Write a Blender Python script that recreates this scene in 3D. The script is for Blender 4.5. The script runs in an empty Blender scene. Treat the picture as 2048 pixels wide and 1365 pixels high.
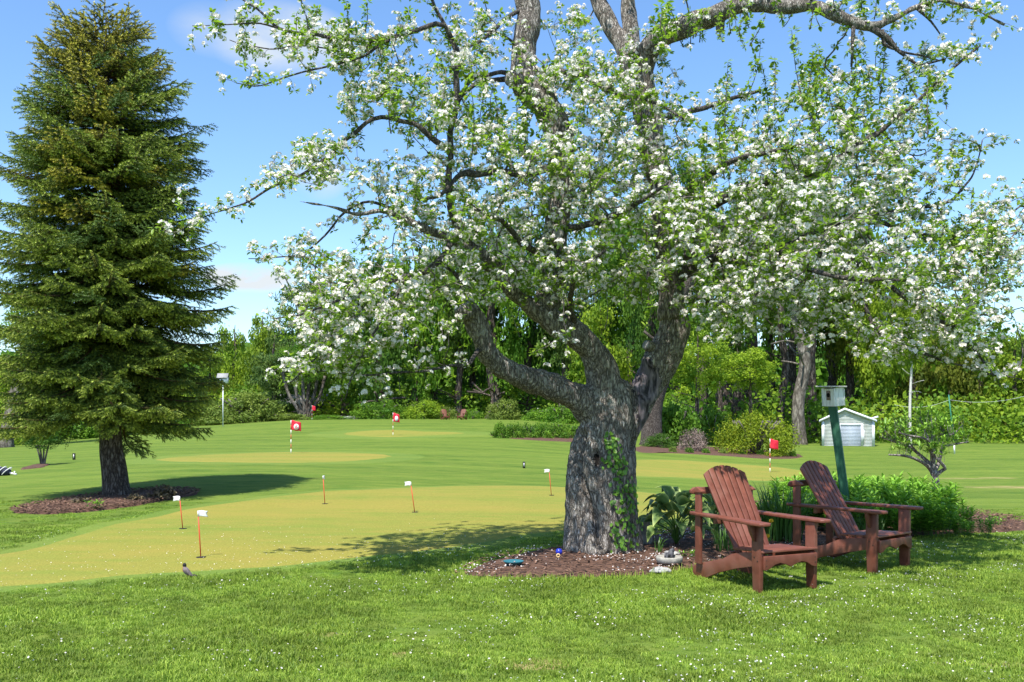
import bpy, math, random
import numpy as np
from mathutils import Vector, Matrix, Euler, noise as mnoise
from mathutils.bvhtree import BVHTree

scene = bpy.context.scene
COL = scene.collection
R = math.radians

# ------------------------------------------------------------------ camera, sky, sun, exposure
F = 1900.0            # focal length in photo pixels (photo is 2048 wide)
HY = 830.0            # horizon row
EYE = 1.5
cam_d = bpy.data.cameras.new('camera')
cam = bpy.data.objects.new('camera', cam_d); COL.objects.link(cam)
cam_d.sensor_width = 36.0
cam_d.lens = F / 2048.0 * 36.0
cam_d.shift_y = (HY - 682.5) / 2048.0
cam_d.clip_end = 2000.0
cam.location = (0, 0, EYE); cam.rotation_euler = (R(90), 0, 0)
scene.camera = cam

SUN_EL = R(62)
SHD = Vector((0.38, 0.92)).normalized()          # direction in which shadows fall
world = bpy.data.worlds.new("World"); scene.world = world
world.use_nodes = True
wn = world.node_tree; wn.nodes.clear()
wo = wn.nodes.new('ShaderNodeOutputWorld')
sky = wn.nodes.new('ShaderNodeTexSky'); sky.sky_type = 'NISHITA'
sky.sun_disc = False; sky.sun_elevation = SUN_EL
sky.sun_rotation = math.atan2(-SHD.x, -SHD.y) % (2*math.pi)
sky.altitude = 0; sky.air_density = 1.0; sky.dust_density = 0.6; sky.ozone_density = 2.2
hs = wn.nodes.new('ShaderNodeHueSaturation'); hs.inputs['Saturation'].default_value = 1.1
wn.links.new(sky.outputs[0], hs.inputs['Color'])
bg = wn.nodes.new('ShaderNodeBackground'); bg.inputs['Strength'].default_value = 0.14
tn = wn.nodes.new('ShaderNodeMix'); tn.data_type = 'RGBA'; tn.blend_type = 'MULTIPLY'; tn.inputs[0].default_value = 1; tn.inputs[7].default_value = (.90, .98, 1.06, 1)
wn.links.new(hs.outputs[0], tn.inputs[6]); wn.links.new(tn.outputs[2], bg.inputs['Color'])
# small clouds, each a soft noisy patch at its own direction
tc = wn.nodes.new('ShaderNodeTexCoord')
def wmath(op, a, b=None, c=None):
    n = wn.nodes.new('ShaderNodeMath'); n.operation = op
    for i, v in enumerate((a, b, c)):
        if v is None: continue
        if isinstance(v, (int, float)): n.inputs[i].default_value = v
        else: wn.links.new(v, n.inputs[i])
    return n.outputs[0]
sep = wn.nodes.new('ShaderNodeSeparateXYZ'); wn.links.new(tc.outputs['Generated'], sep.inputs[0])
az = wmath('ARCTAN2', sep.outputs[0], sep.outputs[1])
el = wmath('ARCSINE', sep.outputs[2])
nz = wn.nodes.new('ShaderNodeTexNoise'); nz.inputs['Scale'].default_value = 9; nz.inputs['Detail'].default_value = 7
nz.inputs['Roughness'].default_value = 0.55; nz.inputs['Distortion'].default_value = 0.3
mpw = wn.nodes.new('ShaderNodeMapping'); mpw.inputs['Scale'].default_value = (1, 1, 2.4)
wn.links.new(tc.outputs['Generated'], mpw.inputs[0]); wn.links.new(mpw.outputs[0], nz.inputs['Vector'])
def dirpx(px, py):
    x, y, z = (px-1024)/F, 1.0, (HY-py)/F
    return math.atan2(x, y), math.asin(z/math.sqrt(x*x+y*y+z*z))
blobs = []
for (px, py, rx, ry, k) in [(500, 556, 100, 30, 1.9), (560, 75, 165, 70, .8), (640, 355, 60, 45, .5), (430, 60, 90, 50, .3),
                            (1700, 680, 220, 40, .5), (900, 600, 300, 50, .2)]:
    a0, e0 = dirpx(px, py); blobs.append((a0, e0, rx/F, ry/F, k))
rw = random.Random(3)
for i in range(16):
    blobs.append((rw.choice((-1, 1))*rw.uniform(.75, 3.1), rw.uniform(.08, .6), rw.uniform(.06, .2), rw.uniform(.02, .05), rw.uniform(.5, 1)))
tot = None
for (a0, e0, ra, re, k) in blobs:
    da = wmath('MULTIPLY', wmath('SUBTRACT', az, a0), 1/ra)
    de = wmath('MULTIPLY', wmath('SUBTRACT', el, e0), 1/re)
    d2 = wmath('ADD', wmath('MULTIPLY', da, da), wmath('MULTIPLY', de, de))
    m = wmath('MULTIPLY', wmath('MAXIMUM', wmath('SUBTRACT', 1.0, d2), 0.0), k)
    tot = m if tot is None else wmath('MAXIMUM', tot, m)
nn = wmath('MULTIPLY_ADD', nz.outputs[0], 4.2, -1.05)
cf = wn.nodes.new('ShaderNodeMath'); cf.operation = 'MULTIPLY'; cf.use_clamp = True
wn.links.new(tot, cf.inputs[0]); wn.links.new(wmath('MAXIMUM', nn, 0.0), cf.inputs[1])
bg2 = wn.nodes.new('ShaderNodeBackground'); bg2.inputs['Color'].default_value = (.87, .94, 1, 1); bg2.inputs['Strength'].default_value = 0.54
mx = wn.nodes.new('ShaderNodeMixShader')
wn.links.new(cf.outputs[0], mx.inputs[0]); wn.links.new(bg.outputs[0], mx.inputs[1]); wn.links.new(bg2.outputs[0], mx.inputs[2])
wn.links.new(mx.outputs[0], wo.inputs['Surface'])

sun_d = bpy.data.lights.new('sun', 'SUN'); sun_d.energy = 4.6; sun_d.angle = R(0.53); sun_d.color = (1.0, 0.955, 0.88)
sun = bpy.data.objects.new('sun', sun_d); COL.objects.link(sun)
sdir = Vector((SHD.x*math.cos(SUN_EL), SHD.y*math.cos(SUN_EL), -math.sin(SUN_EL)))
sun.rotation_euler = sdir.to_track_quat('-Z', 'Y').to_euler()
sun.location = (-5, -10, 30)
scene.view_settings.view_transform = 'Standard'; scene.view_settings.look = 'None'
scene.view_settings.exposure = 0.8; scene.view_settings.gamma = 1.0
scene.view_settings.use_curve_mapping = False
scene.cycles.max_bounces = 7; scene.cycles.diffuse_bounces = 3; scene.cycles.glossy_bounces = 2
scene.cycles.transmission_bounces = 4; scene.cycles.transparent_max_bounces = 6

# ------------------------------------------------------------------ helpers
rng = np.random.default_rng(7)

def tag(o, label=None, cat=None, group=None, kind=None):
    if label: o['label'] = label
    if cat: o['category'] = cat
    if group: o['group'] = group
    if kind: o['kind'] = kind
    return o

def empty(name, loc, label, cat, rz=0.0, group=None):
    o = bpy.data.objects.new(name, None); COL.objects.link(o)
    o.empty_display_size = 0.1
    o.location = loc; o.rotation_euler = (0, 0, rz)
    return tag(o, label, cat, group)

def link(name, me, parent=None, loc=None, rot=None, scl=None):
    o = bpy.data.objects.new(name, me); COL.objects.link(o)
    if parent is not None: o.parent = parent
    if loc is not None: o.location = loc
    if rot is not None: o.rotation_euler = rot
    if scl is not None: o.scale = (scl,)*3 if isinstance(scl, (int, float)) else scl
    return o

def copy_thing(src, loc, rz, label=None, group=None, scl=None):
    c = src.copy(); COL.objects.link(c); c.location = loc; c.rotation_euler = (0, 0, rz)
    if scl is not None: c.scale = (scl,)*3 if isinstance(scl, (int, float)) else scl
    if label: c['label'] = label
    if group: c['group'] = group
    for ch in list(src.children):
        d = ch.copy(); COL.objects.link(d); d.parent = c
        for g in list(ch.children):
            e = g.copy(); COL.objects.link(e); e.parent = d
    return c

class MB:
    """mesh buffer: vertices, faces (any size), a material index per face and a 'tint' value per vertex"""
    def __init__(s): s.V = []; s.F = []; s.n = 0; s.T = []
    def add(s, V, Fc, mi=0, tint=0.5):
        V = np.asarray(V, dtype=np.float64).reshape(-1, 3)
        if not isinstance(Fc, (list, tuple)) or (len(Fc) and np.ndim(Fc[0]) == 1 and len(set(len(f) for f in Fc)) == 1):
            Fc = [np.asarray(Fc, dtype=np.int64)]
        elif len(Fc) and np.ndim(Fc[0]) == 1:
            by = {}
            for f in Fc: by.setdefault(len(f), []).append(f)
            Fc = [np.asarray(v, dtype=np.int64) for v in by.values()]
        q = 0
        for f in Fc:
            m = np.full(len(f), mi, dtype=np.int32) if np.isscalar(mi) else np.asarray(mi)[q:q+len(f)]
            q += len(f); s.F.append((f + s.n, m))
        s.V.append(V); t = np.full(len(V), tint, dtype=np.float32) if np.isscalar(tint) else np.asarray(tint, dtype=np.float32)
        s.T.append(t); s.n += len(V)
        return s
    def mesh(s, name, mats, smooth=False):
        me = bpy.data.meshes.new(name)
        V = np.concatenate(s.V) if s.V else np.zeros((0, 3))
        me.vertices.add(len(V)); me.vertices.foreach_set('co', V.astype(np.float32).ravel())
        nl = sum(f.size for f, _ in s.F); npl = sum(len(f) for f, _ in s.F)
        me.loops.add(nl); me.polygons.add(npl)
        vi = np.concatenate([f.ravel() for f, _ in s.F]).astype(np.int32)
        sz = np.concatenate([np.full(len(f), f.shape[1]) for f, _ in s.F])
        st = np.concatenate([[0], np.cumsum(sz)[:-1]]).astype(np.int32)
        me.loops.foreach_set('vertex_index', vi)
        me.polygons.foreach_set('loop_start', st)
        me.polygons.foreach_set('material_index', np.concatenate([m for _, m in s.F]).astype(np.int32))
        for m in (mats if isinstance(mats, (list, tuple)) else [mats]): me.materials.append(m)
        a = me.attributes.new('tint', 'FLOAT', 'POINT'); a.data.foreach_set('value', np.concatenate(s.T))
        if smooth: me.polygons.foreach_set('use_smooth', np.ones(npl, dtype=bool))
        me.update(calc_edges=True); me.validate()
        return me
    def obj(s, name, mats, parent=None, smooth=False, **k):
        return link(name, s.mesh(name, mats, smooth), parent, **k)

BOXF = np.array([[0,3,2,1],[4,5,6,7],[0,1,5,4],[1,2,6,5],[2,3,7,6],[3,0,4,7]])
def box(mb, c, s, rot=None, mi=0, tint=0.5):
    x, y, z = s[0]/2, s[1]/2, s[2]/2
    V = np.array([[-x,-y,-z],[x,-y,-z],[x,y,-z],[-x,y,-z],[-x,-y,z],[x,-y,z],[x,y,z],[-x,y,z]])
    if rot is not None: V = V @ np.array(rot.to_matrix() if hasattr(rot, 'to_matrix') else rot).T
    mb.add(V + np.array(c), BOXF, mi, tint); return mb

def bevel_mesh(me, w=0.003, seg=2):
    import bmesh
    bm = bmesh.new(); bm.from_mesh(me)
    es = [e for e in bm.edges if len(e.link_faces) == 2 and e.calc_face_angle(0) > 0.5]
    bmesh.ops.bevel(bm, geom=es, offset=w, segments=seg, profile=0.6, affect='EDGES', clamp_overlap=True)
    bm.to_mesh(me); bm.free(); me.update(); return me

def prism(mb, pts, axis, a0, a1, mi=0, tint=.5):
    """extrude a 2-D outline; axis 'x': pts=(y,z), 'y': pts=(x,z), 'z': pts=(x,y)"""
    n = len(pts); V = []
    for a in (a0, a1):
        for (p, q) in pts:
            V.append({'x': (a, p, q), 'y': (p, a, q), 'z': (p, q, a)}[axis])
    Fs = [tuple(range(n))[::-1], tuple(range(n, 2*n))] + [(i, (i+1) % n, n+(i+1) % n, n+i) for i in range(n)]
    mb.add(V, Fs, mi, tint); return mb

def fix_normals(me):
    import bmesh
    bm = bmesh.new(); bm.from_mesh(me); bmesh.ops.recalc_face_normals(bm, faces=bm.faces); bm.to_mesh(me); bm.free(); return me

def frames(P):
    P = np.asarray(P, float); n = len(P)
    T = np.gradient(P, axis=0); T /= np.linalg.norm(T, axis=1)[:, None] + 1e-12
    a = np.array([0, 0, 1.0]) if abs(T[0][2]) < .9 else np.array([1.0, 0, 0])
    u = np.cross(T[0], a); u /= np.linalg.norm(u)
    U = [u]
    for i in range(1, n):
        u = U[-1] - T[i]*np.dot(U[-1], T[i]); l = np.linalg.norm(u)
        u = u/l if l > 1e-6 else U[-1]; U.append(u)
    U = np.array(U); W = np.cross(T, U)
    return T, U, W

def tube(mb, P, r, seg=6, mi=0, tint=.5, cap=True):
    P = np.asarray(P, float); n = len(P); r = np.atleast_1d(np.asarray(r, float))
    r = np.interp(np.linspace(0, 1, n), np.linspace(0, 1, len(r)), r) if len(r) != n else r
    T, U, W = frames(P)
    a = np.arange(seg)*2*math.pi/seg
    V = P[:, None, :] + r[:, None, None]*(np.cos(a)[None, :, None]*U[:, None, :] + np.sin(a)[None, :, None]*W[:, None, :])
    V = V.reshape(-1, 3)
    i = np.arange(n-1)[:, None]*seg; j = np.arange(seg)[None, :]; j2 = (j+1) % seg
    Q = np.stack([i+j, i+j2, i+seg+j2, i+seg+j], -1).reshape(-1, 4)
    if cap:
        V = np.concatenate([V, P[:1], P[-1:]])
        k = np.arange(seg); k2 = (k+1) % seg
        c0 = np.stack([k2, k, np.full(seg, n*seg)], -1); c1 = np.stack([(n-1)*seg+k, (n-1)*seg+k2, np.full(seg, n*seg+1)], -1)
        t = tint if np.isscalar(tint) else np.concatenate([np.repeat(tint, seg), [tint[0], tint[-1]]])
        mb.add(V, [Q, c0, c1], mi, t)
    else:
        t = tint if np.isscalar(tint) else np.repeat(tint, seg)
        mb.add(V, [Q], mi, t)
    return mb

def spline(P, step=0.1):
    """Catmull-Rom through rows (x,y,z,r...) resampled about every step metres"""
    P = np.asarray(P, float)
    if len(P) < 3:
        n = max(2, int(np.linalg.norm(P[-1][:3]-P[0][:3])/step)+1)
        return np.array([P[0]+(P[-1]-P[0])*t for t in np.linspace(0, 1, n)])
    Q = np.vstack([2*P[0]-P[1], P, 2*P[-1]-P[-2]]); out = []
    for i in range(1, len(Q)-2):
        a, b, c, d = Q[i-1], Q[i], Q[i+1], Q[i+2]
        n = max(1, int(np.linalg.norm(c[:3]-b[:3])/step))
        for t in np.arange(n)/n:
            out.append(.5*((2*b)+(-a+c)*t+(2*a-5*b+4*c-d)*t*t+(-a+3*b-3*c+d)*t**3))
    out.append(P[-1]); return np.array(out)

def at(px, py, Y): return np.array([(px-1024)*Y/F, Y, EYE-(py-HY)*Y/F])

def rand_rot(n, g=None):
    g = g or rng
    q = g.normal(size=(n, 4)); q /= np.linalg.norm(q, axis=1)[:, None]
    w, x, y, z = q.T
    return np.stack([np.stack([1-2*(y*y+z*z), 2*(x*y-z*w), 2*(x*z+y*w)], -1),
                     np.stack([2*(x*y+z*w), 1-2*(x*x+z*z), 2*(y*z-x*w)], -1),
                     np.stack([2*(x*z-y*w), 2*(y*z+x*w), 1-2*(x*x+y*y)], -1)], -2)

def rotz_tilt(n, tilt, g=None):
    """random turn about z, then a random lean up to tilt"""
    g = g or rng
    a = g.uniform(0, 2*math.pi, n); b = g.normal(0, tilt, n); c = g.uniform(0, 2*math.pi, n)
    ca, sa = np.cos(a), np.sin(a); Z = np.zeros(n); O = np.ones(n)
    Rz = np.stack([np.stack([ca, -sa, Z], -1), np.stack([sa, ca, Z], -1), np.stack([Z, Z, O], -1)], -2)
    k = np.stack([np.cos(c), np.sin(c), Z], -1); K = np.zeros((n, 3, 3))
    K[:, 0, 2] = k[:, 1]; K[:, 1, 2] = -k[:, 0]; K[:, 2, 0] = -k[:, 1]; K[:, 2, 1] = k[:, 0]
    Rt = np.eye(3)[None] + np.sin(b)[:, None, None]*K + (1-np.cos(b))[:, None, None]*(K @ K)
    return Rt @ Rz

def scatter(mb, V0, F0, pos, rot, scl, mi=0, tint0=None, tintadd=None):
    """place a small template (V0, F0) many times into one buffer"""
    n = len(pos); V0 = np.asarray(V0, float); k = len(V0)
    V = np.einsum('nij,kj->nki', rot, V0)*np.asarray(scl).reshape(-1, 1, 1) + np.asarray(pos)[:, None, :]
    t0 = np.full(k, .5) if tint0 is None else np.asarray(tint0)
    T = np.broadcast_to(t0[None, :], (n, k)).copy()
    if tintadd is not None: T += np.asarray(tintadd)[:, None]
    Fs = []
    m = np.broadcast_to(np.asarray(mi), (sum(len(f) for f in F0),)); q = 0; off = (np.arange(n)*k)[:, None, None]
    base = mb.n
    for f in F0:
        f = np.asarray(f); FF = (f[None] + off).reshape(-1, f.shape[1])
        mm = np.tile(m[q:q+len(f)], n); q += len(f)
        mb.F.append((FF + base, mm.astype(np.int32)))
    mb.V.append(V.reshape(-1, 3)); mb.T.append(np.clip(T, 0, 1).ravel().astype(np.float32)); mb.n += n*k
    return mb

# ------------------------------------------------------------------ materials
def _n(nt, t, **k):
    n = nt.nodes.new(t)
    for a, b in k.items():
        if a in n.inputs: n.inputs[a].default_value = b
        else: setattr(n, a, b)
    return n

def mat(name, c1, c2=None, scale=5.0, rough=.6, bump=0.0, bscale=40.0, stretch=(1, 1, 1), tint=False, trans=0.0, detail=5,
        rand=0.0, spec=.3, c3=None, lo=.35, hi=.65, bdist=.01, metal=0.0, coords='Object', tcol=None):
    m = bpy.data.materials.new(name); m.use_nodes = True; nt = m.node_tree; L = nt.links
    p = nt.nodes['Principled BSDF']; p.inputs['Roughness'].default_value = rough
    p.inputs['Specular IOR Level'].default_value = spec; p.inputs['Metallic'].default_value = metal
    tcn = _n(nt, 'ShaderNodeTexCoord'); mp = _n(nt, 'ShaderNodeMapping'); mp.inputs['Scale'].default_value = stretch
    L.new(tcn.outputs[coords], mp.inputs[0])
    c2 = c2 or c1
    mix = _n(nt, 'ShaderNodeMix'); mix.data_type = 'RGBA'
    mix.inputs[6].default_value = (*c1, 1); mix.inputs[7].default_value = (*c2, 1)
    if tint:
        at_ = _n(nt, 'ShaderNodeAttribute'); at_.attribute_name = 'tint'; L.new(at_.outputs['Fac'], mix.inputs[0])
    else:
        nz = _n(nt, 'ShaderNodeTexNoise'); nz.inputs['Scale'].default_value = scale; nz.inputs['Detail'].default_value = detail
        L.new(mp.outputs[0], nz.inputs['Vector'])
        mr = _n(nt, 'ShaderNodeMapRange'); mr.inputs[1].default_value = lo; mr.inputs[2].default_value = hi
        L.new(nz.outputs[0], mr.inputs[0]); L.new(mr.outputs[0], mix.inputs[0])
    col = mix.outputs[2]
    if c3 is not None:
        nz3 = _n(nt, 'ShaderNodeTexNoise'); nz3.inputs['Scale'].default_value = scale*.23; nz3.inputs['Detail'].default_value = 4
        L.new(mp.outputs[0], nz3.inputs['Vector'])
        mr3 = _n(nt, 'ShaderNodeMapRange'); mr3.inputs[1].default_value = .52; mr3.inputs[2].default_value = .68
        L.new(nz3.outputs[0], mr3.inputs[0])
        m3 = _n(nt, 'ShaderNodeMix'); m3.data_type = 'RGBA'; m3.inputs[7].default_value = (*c3, 1)
        L.new(mr3.outputs[0], m3.inputs[0]); L.new(col, m3.inputs[6]); col = m3.outputs[2]
    if rand:
        oi = _n(nt, 'ShaderNodeObjectInfo'); h = _n(nt, 'ShaderNodeHueSaturation')
        mr4 = _n(nt, 'ShaderNodeMapRange'); mr4.inputs[3].default_value = 1-rand; mr4.inputs[4].default_value = 1+rand
        L.new(oi.outputs['Random'], mr4.inputs[0]); L.new(mr4.outputs[0], h.inputs['Value']); L.new(col, h.inputs['Color']); col = h.outputs[0]
    L.new(col, p.inputs['Base Color'])
    if bump:
        nb = _n(nt, 'ShaderNodeTexNoise'); nb.inputs['Scale'].default_value = bscale; nb.inputs['Detail'].default_value = 6
        L.new(mp.outputs[0], nb.inputs['Vector'])
        b = _n(nt, 'ShaderNodeBump'); b.inputs['Strength'].default_value = bump; b.inputs['Distance'].default_value = bdist
        L.new(nb.outputs[0], b.inputs['Height']); L.new(b.outputs[0], p.inputs['Normal'])
    if trans:
        tr = _n(nt, 'ShaderNodeBsdfTranslucent'); ms = _n(nt, 'ShaderNodeMixShader'); ms.inputs[0].default_value = trans
        if tcol:
            g = _n(nt, 'ShaderNodeMix'); g.data_type = 'RGBA'; g.blend_type = 'MULTIPLY'; g.inputs[0].default_value = 1
            g.inputs[7].default_value = (*tcol, 1); L.new(col, g.inputs[6]); L.new(g.outputs[2], tr.inputs[0])
        else: L.new(col, tr.inputs[0])
        out = nt.nodes['Material Output']
        L.new(p.outputs[0], ms.inputs[1]); L.new(tr.outputs[0], ms.inputs[2]); L.new(ms.outputs[0], out.inputs[0])
    return m

def bark_mat(name, dark, mid, light, scale=14, stretch=(1, 1, .35), bump=1.0, dist=.03, patch=None):
    m = bpy.data.materials.new(name); m.use_nodes = True; nt = m.node_tree; L = nt.links
    p = nt.nodes['Principled BSDF']; p.inputs['Roughness'].default_value = .9; p.inputs['Specular IOR Level'].default_value = .15
    tcn = _n(nt, 'ShaderNodeTexCoord'); mp = _n(nt, 'ShaderNodeMapping'); mp.inputs['Scale'].default_value = stretch
    L.new(tcn.outputs['Object'], mp.inputs[0])
    nd = _n(nt, 'ShaderNodeTexNoise'); nd.inputs['Scale'].default_value = scale*.9; nd.inputs['Detail'].default_value = 5
    L.new(mp.outputs[0], nd.inputs['Vector'])
    vm = _n(nt, 'ShaderNodeVectorMath'); vm.operation = 'MULTIPLY_ADD'; vm.inputs[1].default_value = (2.4/scale,)*3
    L.new(nd.outputs['Color'], vm.inputs[0]); L.new(mp.outputs[0], vm.inputs[2])
    vo = _n(nt, 'ShaderNodeTexVoronoi'); vo.feature = 'DISTANCE_TO_EDGE'; vo.inputs['Scale'].default_value = scale
    L.new(vm.outputs[0], vo.inputs['Vector'])
    nz = _n(nt, 'ShaderNodeTexNoise'); nz.inputs['Scale'].default_value = scale*2.5; nz.inputs['Detail'].default_value = 8; nz.inputs['Roughness'].default_value = .65
    L.new(mp.outputs[0], nz.inputs['Vector'])
    mr = _n(nt, 'ShaderNodeMapRange'); mr.inputs[1].default_value = .0; mr.inputs[2].default_value = .24
    L.new(vo.outputs['Distance'], mr.inputs[0])
    mu = _n(nt, 'ShaderNodeMath'); mu.operation = 'MULTIPLY'; L.new(mr.outputs[0], mu.inputs[0])
    mr2 = _n(nt, 'ShaderNodeMapRange'); mr2.inputs[1].default_value = .32; mr2.inputs[2].default_value = .6
    L.new(nz.outputs[0], mr2.inputs[0]); L.new(mr2.outputs[0], mu.inputs[1])
    cr = _n(nt, 'ShaderNodeValToRGB'); e = cr.color_ramp.elements
    e[0].position = 0; e[0].color = (*dark, 1); e[1].position = 1; e[1].color = (*light, 1)
    x = cr.color_ramp.elements.new(.45); x.color = (*mid, 1)
    L.new(mu.outputs[0], cr.inputs[0]); col = cr.outputs[0]
    if patch:
        n3 = _n(nt, 'ShaderNodeTexNoise'); n3.inputs['Scale'].default_value = scale*.3; n3.inputs['Detail'].default_value = 7; n3.inputs['Roughness'].default_value = .7
        L.new(tcn.outputs['Object'], n3.inputs['Vector'])
        m3 = _n(nt, 'ShaderNodeMapRange'); m3.inputs[1].default_value = .55; m3.inputs[2].default_value = .66; m3.inputs[4].default_value = .6
        L.new(n3.outputs[0], m3.inputs[0])
        mm = _n(nt, 'ShaderNodeMix'); mm.data_type = 'RGBA'; mm.inputs[7].default_value = (*patch, 1)
        L.new(m3.outputs[0], mm.inputs[0]); L.new(col, mm.inputs[6]); col = mm.outputs[2]
    L.new(col, p.inputs['Base Color'])
    b = _n(nt, 'ShaderNodeBump'); b.inputs['Strength'].default_value = bump; b.inputs['Distance'].default_value = dist
    L.new(mu.outputs[0], b.inputs['Height']); L.new(b.outputs[0], p.inputs['Normal'])
    return m

m_bark = bark_mat('apple_bark', (.06, .05, .042), (.33, .29, .25), (.64, .58, .52), 27, (1, 1, .26), 1.0, .02, patch=(.48, .47, .42))
m_branch = bark_mat('branch_bark', (.03, .027, .025), (.12, .105, .095), (.26, .235, .215), 40, (1, 1, .5), .8, .012, patch=(.2, .2, .17))
m_twig = mat('twig_bark', (.06, .048, .042), (.17, .15, .135), 30, .85)
m_wound = mat('weathered_heartwood', (.018, .015, .017), (.24, .20, .22), 7, .7, bump=.6, bscale=12, stretch=(3.5, 3.5, .6), lo=.4, hi=.72)
m_cut = mat('cut_wood_face', (.16, .15, .15), (.38, .36, .34), 30, .8, bump=.4, bscale=60)
m_dark = mat('dark_hollow', (.008, .006, .005), rough=1)
m_petal = mat('petal', (.82, .72, .70), (.90, .88, .83), rough=.6, tint=True, trans=.40, spec=.2)
m_stamen = mat('stamen', (.55, .42, .08), rough=.7)
m_aleaf = mat('apple_leaf', (.075, .17, .022), (.35, .48, .06), rough=.45, tint=True, trans=.48, spec=.35, tcol=(1.0, 1.15, .6))
m_sbark = bark_mat('spruce_bark', (.03, .022, .018), (.13, .105, .09), (.27, .235, .21), 16, (1, 1, .3), 1.0, .025)
m_stwig = mat('spruce_twig', (.10, .055, .03), (.17, .10, .05), 20, .9)
m_needle = mat('spruce_needle', (.035, .088, .02), (.42, .50, .075), rough=.55, tint=True, trans=.1, spec=.3)
m_needle_o = mat('spruce_needle_golden', (.02, .055, .016), (.58, .52, .06), rough=.55, tint=True, trans=.12, spec=.3)
m_chair = mat('chair_paint', (.138, .041, .024), (.185, .059, .036), 6, .5, bump=.25, bscale=60, stretch=(2.5, 2.5, 2.5), spec=.4, bdist=.0015, rand=.12, c3=(.205, .082, .056))
m_screw = mat('screw_metal', (.05, .045, .04), rough=.4, metal=.6)
# ------------------------------------------------------------------ terrain
_cols = np.array([-500, 0, 300, 582, 800, 1024, 1280, 1540, 1750, 2048, 2600.])
_rows = np.array([9, 12, 17, 21, 25, 37, 50, 65, 80, 95, 130, 220.])
_Z = np.array([
 # -500   0    300   582   800  1024  1280  1540  1750  2048  2600
 [0,    0,    0,    0,    0,    0,    0,    0,    0,    0,    0],
 [0,    0,    0,    0,    0,    0,    0,    0,    0,    0,    0],
 [-.05,-.05, .0,   .0,   0,    0,   -.05,-.15, -.15,-.2,  -.2],
 [-.15,-.12, .13,  .22, .06,  -.05, -.12,-.35, -.38,-.4,  -.4],
 [-.22,-.2,  .16,  .15, .0,   -.1,  -.2, -.6,  -.6, -.6,  -.6],
 [-.35,-.35, .0,  -.05, .0,   -.1,  -.5, -.95, -1., -.95, -.95],
 [-.5, -.5,  .0,   .0,  .1,    .0,  -.5, -.9,  -.95,-.95, -.95],
 [-.7, -.7,  .05,  .4,  .45,   .4,  -.2, -.75, -.72,-.75, -.75],
 [-.9, -.9,  .1,   .9,  .95,   .9,   .2, -.6,  -.6, -.7,  -.7],
 [-1., -1.,  .1,  1.0,  1.1,  1.1,   .4, -.5,  -.5, -.6,  -.6],
 [-1.2,-1.2, .0,   .8,  1.0,  1.0,   .4, -.4,  -.4, -.5,  -.5],
 [-1.5,-1.5,-.5,   .0,   .3,   .3,   .0, -.5,  -.5, -.6,  -.6]], float)
def _zraw(X, Y):
    Yc = np.clip(Y, 9, 220); u = 1024 + F*X/np.maximum(Y, 9.0); u = np.clip(u, -500, 2600)
    i = np.clip(np.searchsorted(_rows, Yc)-1, 0, len(_rows)-2); j = np.clip(np.searchsorted(_cols, u)-1, 0, len(_cols)-2)
    s = lambda t: t
    a = s((Yc-_rows[i])/(_rows[i+1]-_rows[i])); b = (u-_cols[j])/(_cols[j+1]-_cols[j])
    return (_Z[i, j]*(1-a)*(1-b) + _Z[i+1, j]*a*(1-b) + _Z[i, j+1]*(1-a)*b + _Z[i+1, j+1]*a*b)
GX = np.arange(-170, 171, 1.0); GY = np.arange(-30, 231, 1.0)
_gx, _gy = np.meshgrid(GX, GY)
_H = _zraw(_gx, _gy)
_kk = np.exp(-np.arange(-6, 7)**2/(2*2.0**2)); _kk /= _kk.sum()
_Hp = np.pad(_H, 6, mode='edge')
_Hp = np.apply_along_axis(lambda r: np.convolve(r, _kk, 'valid'), 1, _Hp); _Hs = np.apply_along_axis(lambda r: np.convolve(r, _kk, 'valid'), 0, _Hp)
_w = np.clip((_gy-11)/4, 0, 1); _H = _Hs*_w            # flat lawn round the camera and the apple tree
_H += .02*np.sin(_gx*.31+1)*np.sin(_gy*.23)*_w
_far = np.clip((_gy-120)/100, 0, 1)
def H(x, y):
    x = np.asarray(x, float); y = np.asarray(y, float)
    fx = np.clip(x-GX[0], 0, len(GX)-1.001); fy = np.clip(y-GY[0], 0, len(GY)-1.001)
    i = fy.astype(int); j = fx.astype(int); a = fy-i; b = fx-j
    return _H[i, j]*(1-a)*(1-b)+_H[i+1, j]*a*(1-b)+_H[i, j+1]*(1-a)*b+_H[i+1, j+1]*a*b
def on(px, Y, dz=0.0):
    """ground point seen in column px at distance Y"""
    x = (px-1024)*Y/F; return np.array([x, Y, float(H(x, Y))+dz])
def gp(px, py, ymax=110):
    """first ground point seen at pixel px, py"""
    Y = np.arange(4.5, ymax, .02); x = (px-1024)*Y/F
    yy = HY+(EYE-H(x, Y))*F/Y
    k = np.argmax(yy <= py)
    if yy[k] > py: k = len(Y)-1
    return np.array([x[k], Y[k], float(H(x[k], Y[k]))])

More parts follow.
